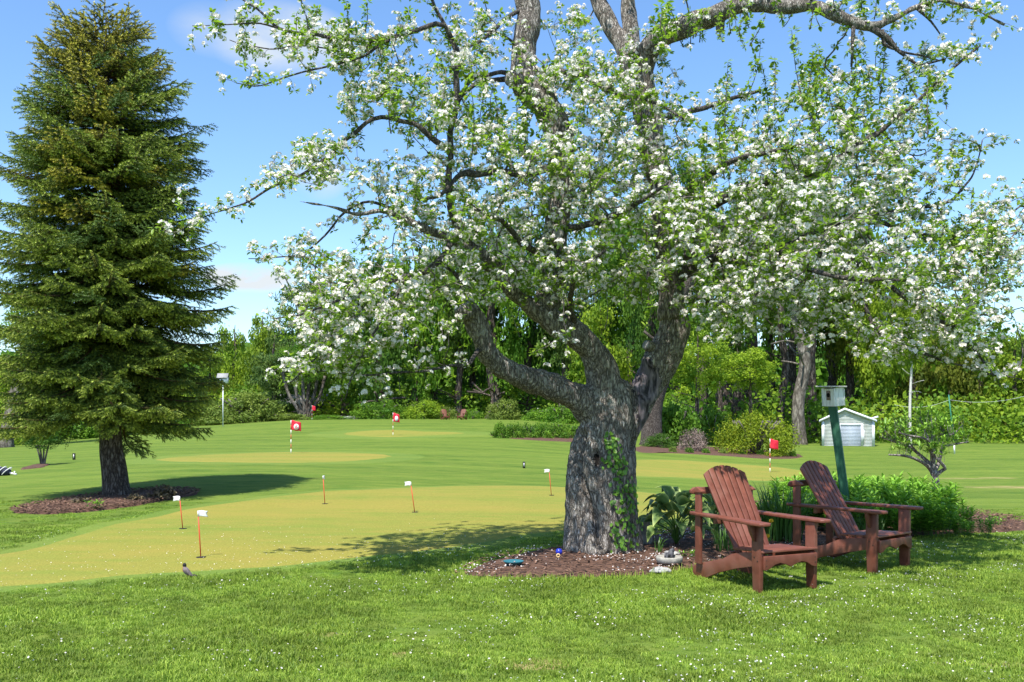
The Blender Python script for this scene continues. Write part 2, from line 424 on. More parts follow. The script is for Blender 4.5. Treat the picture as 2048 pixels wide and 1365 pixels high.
# near lawn sheet material and greens
WORN = [(*gp(1950, 957)[:2], 1.7, .8), (*gp(2030, 975)[:2], 1.8, 1.1), (*gp(1065, 1330)[:2], .28, .16), (*gp(1960, 1330)[:2], .3, .12), (*gp(820, 1310)[:2], .2, .08), (*gp(640, 1270)[:2], .25, .08)]
def lawn_mat(name, ca, cb, cc, bump=.5, stripes=.5, worn=False):
    m = bpy.data.materials.new(name); m.use_nodes = True; nt = m.node_tree; L = nt.links
    p = nt.nodes['Principled BSDF']; p.inputs['Roughness'].default_value = .9; p.inputs['Specular IOR Level'].default_value = .04
    t = _n(nt, 'ShaderNodeTexCoord')
    def nzs(scale, stretch, detail=5, lo=.35, hi=.65):
        mp = _n(nt, 'ShaderNodeMapping'); mp.inputs['Scale'].default_value = stretch; L.new(t.outputs['Object'], mp.inputs[0])
        z = _n(nt, 'ShaderNodeTexNoise'); z.inputs['Scale'].default_value = scale; z.inputs['Detail'].default_value = detail; z.inputs['Roughness'].default_value = .6
        L.new(mp.outputs[0], z.inputs['Vector'])
        r = _n(nt, 'ShaderNodeMapRange'); r.inputs[1].default_value = lo; r.inputs[2].default_value = hi; L.new(z.outputs[0], r.inputs[0]); return r.outputs[0], z.outputs[0]
    f1, _ = nzs(1.0, (.12, .55, 1), 6); f2, _ = nzs(2.2, (.6, 1.6, 1), 7); f3, raw = nzs(60, (1, 1, 1), 8, .3, .7)
    a = _n(nt, 'ShaderNodeMix'); a.data_type = 'RGBA'; a.inputs[6].default_value = (*ca, 1); a.inputs[7].default_value = (*cb, 1); L.new(f1, a.inputs[0])
    b = _n(nt, 'ShaderNodeMix'); b.data_type = 'RGBA'; b.inputs[7].default_value = (*cc, 1); L.new(a.outputs[2], b.inputs[6])
    k = _n(nt, 'ShaderNodeMath'); k.operation = 'MULTIPLY'; k.inputs[1].default_value = stripes; L.new(f2, k.inputs[0]); L.new(k.outputs[0], b.inputs[0])
    h = _n(nt, 'ShaderNodeHueSaturation'); L.new(b.outputs[2], h.inputs['Color'])
    mr = _n(nt, 'ShaderNodeMapRange'); mr.inputs[3].default_value = .62; mr.inputs[4].default_value = 1.35; L.new(f3, mr.inputs[0]); L.new(mr.outputs[0], h.inputs['Value'])
    col = h.outputs[0]
    if worn:                      # dry spots worn into the turf
        sp = _n(nt, 'ShaderNodeSeparateXYZ'); L.new(t.outputs['Object'], sp.inputs[0])
        def mt_(op, a_, b_=None):
            q_ = _n(nt, 'ShaderNodeMath'); q_.operation = op
            for i_, v_ in enumerate((a_, b_)):
                if v_ is None: continue
                if isinstance(v_, (int, float)): q_.inputs[i_].default_value = v_
                else: L.new(v_, q_.inputs[i_])
            return q_.outputs[0]
        acc = None
        for (wx, wy, rx, ry) in WORN:
            a_ = mt_('MULTIPLY', mt_('SUBTRACT', sp.outputs[0], wx), 1/rx); b_ = mt_('MULTIPLY', mt_('SUBTRACT', sp.outputs[1], wy), 1/ry)
            d_ = mt_('MAXIMUM', mt_('SUBTRACT', 1.0, mt_('ADD', mt_('MULTIPLY', a_, a_), mt_('MULTIPLY', b_, b_))), 0.0); acc = d_ if acc is None else mt_('MAXIMUM', acc, d_)
        f9, r9 = nzs(1.4, (.7, 2.2, 1), 8, .42, .62); k9 = mt_('MULTIPLY', mt_('MINIMUM', mt_('MULTIPLY', acc, 2.2), 1.0), f9)
        w9 = _n(nt, 'ShaderNodeMix'); w9.data_type = 'RGBA'; w9.inputs[7].default_value = (.36, .27, .13, 1); L.new(k9, w9.inputs[0]); L.new(col, w9.inputs[6]); col = w9.outputs[2]
    L.new(col, p.inputs['Base Color'])
    bu = _n(nt, 'ShaderNodeBump'); bu.inputs['Strength'].default_value = bump; bu.inputs['Distance'].default_value = .03; L.new(raw, bu.inputs['Height']); L.new(bu.outputs[0], p.inputs['Normal'])
    return m
m_lawn = lawn_mat('lawn', (.055, .118, .018), (.125, .194, .030), (.18, .22, .042), .6, .65, True)
m_green = lawn_mat('short_green', (.235, .220, .045), (.155, .205, .036), (.27, .22, .052), .12, .6)
m_collar = lawn_mat('collar', (.10, .175, .032), (.145, .205, .038), (.17, .20, .042), .3, .5)
m_mulch = mat('mulch_soil', (.045, .024, .016), (.16, .085, .055), 22, .95, bump=1.0, bscale=45, bdist=.03, detail=8)
m_chip = mat('bark_chip', (.05, .027, .02), (.26, .15, .10), rough=.9, tint=True)
m_straw = mat('worn_turf', (.30, .24, .10), (.18, .22, .05), 8, .9, bump=.4, bscale=60)

# ground: one sheet to the horizon, finer near the camera
def axis(lo, hi, fine_lo, fine_hi, fine, grow=1.25):
    a = list(np.arange(fine_lo, fine_hi+1e-6, fine)); s = fine; x = a[-1]
    while x < hi: s *= grow; x += s; a.append(min(x, hi))
    s = fine; x = a[0]
    while x > lo: s *= grow; x -= s; a.insert(0, max(x, lo))
    return np.array(a)
ax = axis(-900, 900, -70, 70, 1.0); ay = axis(-300, 1500, -10, 130, 1.0)
xx, yy = np.meshgrid(ax, ay)
V = np.stack([xx, yy, H(xx, yy)], -1).reshape(-1, 3); nx_ = len(ax)
i = np.arange(len(ay)-1)[:, None]*nx_; j = np.arange(nx_-1)[None, :]
Q = np.stack([i+j, i+j+1, i+nx_+j+1, i+nx_+j], -1).reshape(-1, 4)
g = MB(); g.add(V, Q); o = g.obj('lawn', m_lawn, smooth=True); tag(o, kind='structure')

def inside(poly, x, y):
    poly = np.asarray(poly); c = np.zeros(np.shape(x), bool); n = len(poly)
    for k in range(n):
        x1, y1 = poly[k]; x2, y2 = poly[(k+1) % n]
        cond = ((y1 > y) != (y2 > y)) & (x < (x2-x1)*(y-y1)/(y2-y1+1e-12)+x1)
        c ^= cond
    return c

def closed(poly, n=160):
    P = np.asarray(poly, float); m = len(P); out = []
    per = max(2, round(n/m))
    for k in range(m):
        a, b, c, d = P[(k-1) % m], P[k], P[(k+1) % m], P[(k+2) % m]
        for t in np.arange(per)/per: out.append(.5*(2*b+(-a+c)*t+(2*a-5*b+4*c-d)*t*t+(-a+3*b-3*c+d)*t**3))
    return np.array(out)

def sheet(name, poly, m, dz, label=None, rings=14, bulge=0.0, kind='structure'):
    """a sheet draped on the ground inside an outline: many rings towards its centre"""
    P = closed(poly); c = P.mean(0); n = len(P); V = []; ts = np.linspace(1, 0, rings)[:-1]
    for t in ts:
        Q = c + (P-c)*t; z = H(Q[:, 0], Q[:, 1]) + dz + bulge*(1-t**3) - (0.03 if t == 1 else 0)
        V.append(np.column_stack([Q, z]))
    V = np.concatenate(V+[np.array([[c[0], c[1], float(H(*c))+dz+bulge]])]); Fq = []
    a = np.arange(n); b = (a+1) % n
    Fq = np.concatenate([np.stack([r*n+a, r*n+b, (r+1)*n+b, (r+1)*n+a], -1) for r in range(len(ts)-1)])
    tri = np.stack([(len(ts)-1)*n+a, (len(ts)-1)*n+b, np.full(n, len(ts)*n)], -1)
    mb = MB(); mb.add(V, [Fq, tri]); o = mb.obj(name, m, smooth=True); tag(o, label, kind=kind); return P

def pxpoly(l, ymax=110):
    P = closed([gp(x, y, ymax)[:2] for x, y in l], 60); c = P.mean(0); s = np.linalg.norm(P-c, axis=1).mean()
    return P+np.array([[mnoise.noise((a*2.2/s**.5, b*2.2/s**.5, k)) for k in (0, 9)] for a, b in P])*.07*s**.5
green1 = pxpoly([(-260, 1190), (0, 1186), (200, 1168), (400, 1152), (620, 1135), (820, 1112), (1000, 1086), (1130, 1066), (1290, 1052), (1430, 1030), (1440, 1004), (1290, 983), (1130, 973), (980, 970), (800, 974), (600, 986), (420, 1008), (200, 1050), (0, 1102), (-260, 1145)])
green2 = pxpoly([(300, 921), (420, 926), (600, 927), (730, 922), (790, 912), (700, 906), (560, 905), (420, 910)])
green3 = pxpoly([(690, 870), (770, 875), (860, 872), (930, 867), (860, 864), (780, 861), (710, 864)])
green5 = pxpoly([(1240, 950), (1340, 956), (1480, 962), (1600, 962), (1640, 950), (1560, 935), (1420, 924), (1300, 919), (1240, 925)])
def grow(poly, d):
    P = np.array(poly); c = P.mean(0); v = P-c; l = np.linalg.norm(v, axis=1)[:, None]; return P+v/l*d
for P_, d in ((green1, .35), (green2, 1.4), (green3, 2.6), (green5, 1.0)):
    sheet('green_collar', grow(P_, d), m_collar, .008)
G1 = sheet('putting_green', green1, m_green, .014)
G2 = sheet('putting_green', green2, m_green, .020)
G3 = sheet('putting_green', green3, m_green, .030)
G5 = sheet('putting_green', green5, m_green, .020)

bed1 = pxpoly([(900, 1150), (960, 1158), (1060, 1161), (1160, 1160), (1260, 1155), (1350, 1148), (1430, 1130), (1540, 1112), (1640, 1098), (1740, 1086), (1850, 1073), (1960, 1066), (2060, 1062), (2080, 1048), (1990, 1030), (1900, 1012), (1780, 1000), (1640, 998), (1520, 1006), (1430, 1030), (1360, 1060), (1250, 1082), (1120, 1096), (1030, 1108), (950, 1126)])
bed2 = pxpoly([(22, 1026), (90, 1030), (190, 1024), (290, 1010), (370, 996), (400, 986), (350, 979), (240, 984), (130, 1000), (50, 1014)])
bed3 = pxpoly([(1275, 905), (1340, 907), (1440, 912), (1530, 918), (1600, 917), (1590, 907), (1480, 898), (1370, 892), (1280, 892)])
bed4 = pxpoly([(40, 940), (80, 936), (100, 929), (70, 930)])
bed5 = pxpoly([(985, 872), (1050, 880), (1180, 884), (1180, 868), (1060, 862), (990, 864)])
BED1 = sheet('mulch_bed', bed1, m_mulch, .012, bulge=.035)
BED2 = sheet('mulch_bed', bed2, m_mulch, .012, bulge=.05)
BED3 = sheet('mulch_bed', bed3, m_mulch, .02, bulge=.05)
BED4 = sheet('mulch_bed', bed4, m_mulch, .02, bulge=.03)
BED5 = sheet('mulch_bed', bed5, m_mulch, .03, bulge=.05)
def worn(l):
    pass
def bedz(x, y): return H(x, y)+.03

# ------------------------------------------------------------------ grass blades (stuff, instanced patches)
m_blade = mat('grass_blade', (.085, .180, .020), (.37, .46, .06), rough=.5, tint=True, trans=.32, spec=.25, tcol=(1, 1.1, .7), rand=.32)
def patch_mesh(name, nb, size, lmin, lmax, w, seed, flop=.5):
    g_ = np.random.default_rng(seed); mb = MB()
    x = g_.uniform(-size/2, size/2, nb); y = g_.uniform(-size/2, size/2, nb)
    a = g_.uniform(0, 2*math.pi, nb); l = g_.uniform(lmin, lmax, nb)*(.75+.25*np.sin(x*25+y*17+seed)); b = g_.uniform(.1, flop*2, nb)*l
    fa = a + g_.uniform(-1, 1, nb)
    d = np.stack([np.cos(a), np.sin(a), 0*a], -1); s = np.stack([-np.sin(fa), np.cos(fa), 0*a], -1)*w/2*g_.uniform(.7, 1.3, nb)[:, None]
    p0 = np.stack([x, y, 0*x-.004], -1); p1 = p0+d*(b*.28)[:, None]+np.array([0, 0, 1])*(l*.55)[:, None]; p2 = p0+d*b[:, None]+np.array([0, 0, 1])*(l*(1-.25*b/l))[:, None]
    V = np.stack([p0-s, p0+s, p1+s*.8, p1-s*.8, p2], 1).reshape(-1, 3)
    k = np.arange(nb)[:, None]*5; Q = k+np.array([[0, 1, 2, 3]]); T = k+np.array([[3, 2, 4]])
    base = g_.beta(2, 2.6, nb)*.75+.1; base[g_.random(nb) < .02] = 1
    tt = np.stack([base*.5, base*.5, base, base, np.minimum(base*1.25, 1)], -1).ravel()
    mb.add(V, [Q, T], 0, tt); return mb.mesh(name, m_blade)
protos = []
for kk in range(4):
    me = patch_mesh('turf_patch', 520, .3, .022, .055, .0048, 20+kk)
    protos.append(bpy.data.objects.new('turf_patch', me))
for kk in range(3):
    me = patch_mesh('turf_patch', 240, .3, .018, .040, .0075, 40+kk)
    protos.append(bpy.data.objects.new('turf_patch', me))
def gn_scatter(name, pts, var, rot, scl, protos, tilt=None):
    me = bpy.data.meshes.new(name); me.vertices.add(len(pts)); me.vertices.foreach_set('co', np.asarray(pts, np.float32).ravel())
    for nm, dt, arr in (('var', 'INT', var), ('rotz', 'FLOAT', rot), ('scl', 'FLOAT', scl)):
        a = me.attributes.new(nm, dt, 'POINT'); a.data.foreach_set('value', np.asarray(arr, np.int32 if dt == 'INT' else np.float32))
    o = link(name, me)
    nt = bpy.data.node_groups.new('scatter', 'GeometryNodeTree')
    nt.interface.new_socket('Geometry', in_out='INPUT', socket_type='NodeSocketGeometry'); nt.interface.new_socket('Geometry', in_out='OUTPUT', socket_type='NodeSocketGeometry')
    gi = nt.nodes.new('NodeGroupInput'); go = nt.nodes.new('NodeGroupOutput'); jn = nt.nodes.new('GeometryNodeJoinGeometry')
    def attr(nm, t):
        n = nt.nodes.new('GeometryNodeInputNamedAttribute'); n.data_type = t; n.inputs[0].default_value = nm
        return [x for x in n.outputs if x.name == 'Attribute' and x.enabled][0]
    va, ra, sa = attr('var', 'INT'), attr('rotz', 'FLOAT'), attr('scl', 'FLOAT')
    cx = nt.nodes.new('ShaderNodeCombineXYZ'); nt.links.new(ra, cx.inputs[2])
    for k, pr in enumerate(protos):
        oi = nt.nodes.new('GeometryNodeObjectInfo'); oi.inputs['Object'].default_value = pr; oi.inputs['As Instance'].default_value = True
        cmp_ = nt.nodes.new('FunctionNodeCompare'); cmp_.data_type = 'INT'; cmp_.operation = 'EQUAL'; nt.links.new(va, cmp_.inputs[2]); cmp_.inputs[3].default_value = k
        ip = nt.nodes.new('GeometryNodeInstanceOnPoints'); nt.links.new(gi.outputs[0], ip.inputs['Points']); nt.links.new(cmp_.outputs[0], ip.inputs['Selection'])
        nt.links.new(oi.outputs['Geometry'], ip.inputs['Instance']); nt.links.new(cx.outputs[0], ip.inputs['Rotation']); nt.links.new(sa, ip.inputs['Scale'])
        nt.links.new(ip.outputs[0], jn.inputs[0])
    nt.links.new(jn.outputs[0], go.inputs[0])
    md = o.modifiers.new('scatter', 'NODES'); md.node_group = nt
    return tag(o, kind='stuff')
pts = []; var = []; 
for (y0, y1, st, vs) in ((4.7, 10.5, .20, (0, 1, 2, 3)), (10.5, 17.5, .24, (4, 5, 6))):
    for y in np.arange(y0, y1, st):
        for x in np.arange(-.56*y-.6, .56*y+.6, st):
            xx_, yy_ = x+rng.uniform(-.04, .04), y+rng.uniform(-.04, .04)
            pts.append((xx_, yy_)); var.append(rng.choice(vs))
pts = np.array(pts); var = np.array(var)
bad = np.zeros(len(pts), bool)
for P_ in (G1, BED1, BED2):
    Pc = P_.mean(0); bad |= inside(Pc+(P_-Pc)*1.0, pts[:, 0], pts[:, 1])
bad |= rng.random(len(pts)) < np.clip((pts[:, 1]-12.5)/5.2, 0, .97)
pts = pts[~bad]; var = var[~bad]
gsc = rng.uniform(.85, 1.15, len(pts)); gsc[pts[:, 1] > 13] *= .8
gsc *= .85+.6*np.array([mnoise.noise((p[0]*.9, p[1]*.9, 3)) for p in pts])
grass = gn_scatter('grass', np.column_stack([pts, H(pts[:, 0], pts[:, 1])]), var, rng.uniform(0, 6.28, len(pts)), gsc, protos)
# long tufts left by the mower along the bed edge and round things
mbx = MB()
edge = BED1[(BED1[:, 1] < 10.6)]
for (ex, ey) in edge:
    for _ in range(16):
        n_ = 1; a_ = rng.uniform(0, 6.28); l_ = rng.uniform(.03, .085); p0 = np.array([ex+rng.normal(0, .05), ey+rng.normal(-.03, .04), 0.0])
        d_ = np.array([math.cos(a_), math.sin(a_), 0])*l_*rng.uniform(.1, .6); w_ = np.array([-math.sin(a_), math.cos(a_), 0])*.0028
        mbx.add([p0-w_, p0+w_, p0+d_*.3+[0, 0, l_*.6]+w_*.8, p0+d_*.3+[0, 0, l_*.6]-w_*.8, p0+d_+[0, 0, l_*.95]], [[0, 1, 2, 3], [3, 2, 4]], 0, rng.uniform(.3, .9))
o = mbx.obj('edge_grass', m_blade); tag(o, kind='stuff')

# ------------------------------------------------------------------ mulch chips and fallen petals (stuff)
def rnd_in(poly, n, g=None):
    P = np.asarray(poly); lo = P.min(0); hi = P.max(0); out = np.zeros((0, 2))
    while len(out) < n:
        q = rng.uniform(lo, hi, (n*2, 2)); q = q[inside(P, q[:, 0], q[:, 1])]; out = np.concatenate([out, q])
    return out[:n]
CH = np.array([[-.5,-.5,-.5],[.5,-.5,-.5],[.5,.5,-.5],[-.5,.5,-.5],[-.5,-.5,.5],[.5,-.5,.5],[.5,.5,.5],[-.5,.5,.5]])
def chips(poly, n, s, zadd=.0):
    q = rnd_in(poly, n); mb = MB(); V0 = CH*np.array([s*1.5, s*.45, s*.14])
    z = H(q[:, 0], q[:, 1])+.045+zadd+rng.uniform(-.01, .012, n)
    scatter(mb, V0, [BOXF], np.column_stack([q, z]), rotz_tilt(n, .35), rng.uniform(.4, 1.4, n), 0, None, rng.uniform(-.5, .5, n))
    return mb
tag(chips(BED1, 9000, .03).obj('bark_chips', m_chip), kind='stuff')
tag(chips(BED2, 4200, .032, .01).obj('bark_chips', m_chip), kind='stuff')

PET = np.array([[0, -.5, 0], [.38, -.1, .1], [.25, .5, .22], [-.25, .5, .22], [-.38, -.1, .1]]); PF = [np.array([[0, 1, 2], [0, 2, 3], [0, 3, 4]])]
def petals(q, z, s0=.006, s1=.013, tilt=.7):
    n = len(q); mb = MB()
    scatter(mb, PET, PF, np.column_stack([q, z]), rotz_tilt(n, tilt), rng.uniform(s0, s1, n)*2*.6, 0, None, rng.uniform(-.5, .5, n)); return mb
def clumpy(q, thr=-.05, f=1.1, seed=0):
    k = np.array([mnoise.noise((a*f, b*f, seed+.5)) for a, b in q]); return q[k+rng.normal(0, .18, len(q)) > thr]
q = rng.uniform([-7, 4.8], [9, 12], (52000, 2)); q = q[np.abs(q[:, 0]) < .57*q[:, 1]+.3]
k_ = .25+.75*np.clip((q[:, 0]+3.0)/4.5, 0, 1); q = q[rng.random(len(q)) < k_*.42]
q = clumpy(q, .05, 1.5); ok = ~inside(G1, q[:, 0], q[:, 1]) & ~inside(BED1, q[:, 0], q[:, 1]); q = q[ok]
tag(petals(q, .022+rng.uniform(0, .022, len(q)), .006, .0135).obj('fallen_petals', m_petal), kind='stuff')
q = rng.uniform([-6, 8], [1.2, 17], (9000, 2)); q = q[inside(G1, q[:, 0], q[:, 1])]
d_ = np.hypot((q[:, 0]+1.5)/4.2, (q[:, 1]-9.6)/2.2); q = q[rng.random(len(q)) < np.exp(-d_*d_*1.1)*.5]
tag(petals(q, H(q[:, 0], q[:, 1])+.024, .006, .012, .25).obj('fallen_petals', m_petal), kind='stuff')
q = clumpy(rnd_in(BED1, 9000), .02, 2.3, 4); q = q[(q[:, 0] < 3.2)]
tag(petals(q, H(q[:, 0], q[:, 1])+.062, .009, .019, .5).obj('fallen_petals', m_petal), kind='stuff')
# ------------------------------------------------------------------ old apple tree
Y0 = 10.4
def L3(rows, step=.06):
    """rows of (px, py, depth offset, radius px) -> spline rows (x, y, z, r) in metres"""
    out = []
    for px, py, dy, r in rows:
        Y = Y0+dy; out.append([*at(px, py, Y), r*Y/F])
    return spline(out, step)
TB = float(H(*at(1205, 1105, Y0)[:2]))
trunk_rows = [
 L3([(1203,1135,0,84),(1203,1105,0,78),(1202,1060,0,73),(1202,1000,0,76),(1204,950,0,74),(1208,905,0,66),(1213,870,0,58),(1216,840,0,54),(1219,803,0,50),(1216,765,0,42)]),
 L3([(1219,815,0,50),(1210,766,-.05,41),(1199,732,-.1,35),(1180,695,-.2,30),(1152,670,-.3,30),(1122,654,-.35,30),(1095,636,-.38,29),(1088,608,-.35,26),(1100,578,-.3,24)]),
 L3([(1205,850,0,44),(1185,818,-.05,40),(1150,793,-.15,33),(1110,777,-.25,29),(1070,764,-.35,27),(1030,749,-.5,25),(995,728,-.6,26),(972,700,-.7,26),(962,672,-.75,23),(948,640,-.8,21),(938,620,-.85,20),(928,610,-.9,19)]),
 L3([(1232,900,.02,36),(1248,870,.02,34),(1268,830,.05,30),(1286,795,.08,31),(1300,762,.1,33),(1318,728,.1,37),(1340,693,.1,36),(1351,658,.1,33),(1345,622,.1,28),(1342,590,.1,26)]),
]
# buttress roots
for a, l in ((-2.6, 1), (-1.9, 1.05), (-1.1, 1.0), (-.35, 1.1), (.5, .9), (1.6, .9), (2.7, .95)):
    c = at(1203, 1110, Y0); d = np.array([math.cos(a), math.sin(a), 0])
    trunk_rows.append(np.array([[*(c+d*.12+np.array([0,0,.75])), .16], [*(c+d*.23+np.array([0,0,.4])), .17], [*(c+d*.32*l+np.array([0,0,.1])), .15], [*(c+d*.38*l+np.array([0,0,-.12])), .11]]))
mb = MB()
for i_, P in enumerate(trunk_rows): tube(mb, P[:, :3], P[:, 3]*(.965 if i_ == 0 else .9), 20)
tmp = mb.obj('t', m_bark); md = tmp.modifiers.new('r', 'REMESH'); md.mode = 'VOXEL'; md.voxel_size = .022; md.use_smooth_shade = True
sm = tmp.modifiers.new('s', 'SMOOTH'); sm.iterations = 9; sm.factor = .6
dg = bpy.context.evaluated_depsgraph_get(); me = bpy.data.meshes.new_from_object(tmp.evaluated_get(dg)); bpy.data.objects.remove(tmp)
n = len(me.vertices); V = np.empty(n*3, np.float32); me.vertices.foreach_get('co', V); V = V.reshape(-1, 3).astype(float)
Nn = np.empty(n*3, np.float32); me.vertices.foreach_get('normal', Nn); Nn = Nn.reshape(-1, 3)
ctr = at(1203, 1000, Y0)
disp = np.zeros(n)
pxs = 1024+V[:, 0]*F/V[:, 1]; pys = HY-(V[:, 2]-EYE)*F/V[:, 1]
for k in range(n):
    x, y, z = V[k]; th = math.atan2(y-ctr[1], x-ctr[0])
    low = min(1, max(0, (1.35-z)/.5))
    tw = th*1.0 + z*.55
    disp[k] = low*(.036*mnoise.noise((math.cos(tw)*3.1, math.sin(tw)*3.1, z*.6)) )+.03*mnoise.noise((x*3, y*3, z*2.2)) \
        + .020*mnoise.noise((x*9, y*9, z*4+5)) + .012*mnoise.noise((x*26, y*26, z*11)) + .006*mnoise.noise((x*50, y*50, z*24))
# the long seam in the trunk, the knot hole and the hollow in the right limb
def seg_d(px, py, line):
    d = np.full(len(px), 1e9)
    for (a, b), (c, e) in zip(line[:-1], line[1:]):
        vx, vy = c-a, e-b; t = np.clip(((px-a)*vx+(py-b)*vy)/(vx*vx+vy*vy), 0, 1)
        d = np.minimum(d, np.hypot(px-a-t*vx, py-b-t*vy))
    return d
front = Nn[:, 1] < -.1
d1 = seg_d(pxs, pys, [(1168, 872), (1160, 905), (1160, 945), (1172, 985), (1186, 1030), (1196, 1062), (1198, 1090)])
disp -= front*(.085*np.exp(-(d1/6.0)**2)); disp += front*.03*np.exp(-((d1-17)/9)**2)
d2 = np.hypot((pxs-1193)/8, (pys-918)/20); disp -= front*.11*np.exp(-d2**4)
d3 = seg_d(pxs, pys, [(1270, 785), (1272, 850), (1268, 900)]); disp -= front*.07*np.exp(-(d3/5.5)**2)*(pys < 905)
d4 = np.hypot((pxs-1291)/23, (pys-762)/34); disp -= front*.045*np.exp(-d4**4); disp += front*.02*np.exp(-((d4-1.25)/.22)**2)
V += Nn*disp[:, None]
me.vertices.foreach_set('co', V.astype(np.float32).ravel()); me.materials.clear(); me.materials.append(m_bark)
# bare smooth wood in the wound and darkness in the knot hole
me.materials.append(m_wound); me.materials.append(m_dark)
pol = np.empty(len(me.polygons)*3, np.float32); me.polygons.foreach_get('center', pol); pol = pol.reshape(-1, 3)
ppx = 1024+pol[:, 0]*F/pol[:, 1]; ppy = HY-(pol[:, 2]-EYE)*F/pol[:, 1]
pn = np.empty(len(me.polygons)*3, np.float32); me.polygons.foreach_get('normal', pn); pn = pn.reshape(-1, 3)
mi = np.zeros(len(me.polygons), np.int32)
wj = np.array([mnoise.noise((a/9, b/14, 1)) for a, b in zip(ppx, ppy)])*.35
w_ = (np.hypot((ppx-1293)/27, (ppy-765)/42)+wj < 1.05) | ((np.hypot((ppx-1287)/11, (ppy-835)/58)+wj < 1))
w_ &= (pn[:, 1] < .2)
mi[w_] = 1; mi[(np.hypot((ppx-1193)/5.5, (ppy-920)/13) < 1) & (pn[:, 1] < .3)] = 2
me.polygons.foreach_set('material_index', mi); me.polygons.foreach_set('use_smooth', np.ones(len(mi), bool)); me.update()
apple = empty('apple_tree', (0, 0, 0), 'gnarled old apple tree covered in white blossom, its thick trunk rising from the mulch bed', 'tree')
base_a = at(1203, 1105, Y0); apple.location = Vector(base_a)
def ap(o):
    """keep world coordinates while parenting to the tree's base"""
    o.parent = apple; o.matrix_parent_inverse = Matrix.Translation(-Vector(base_a)); return o
trunk = link('trunk', me); ap(trunk)
BV = BVHTree.FromPolygons([tuple(v) for v in V], [tuple(p.vertices) for p in me.polygons])

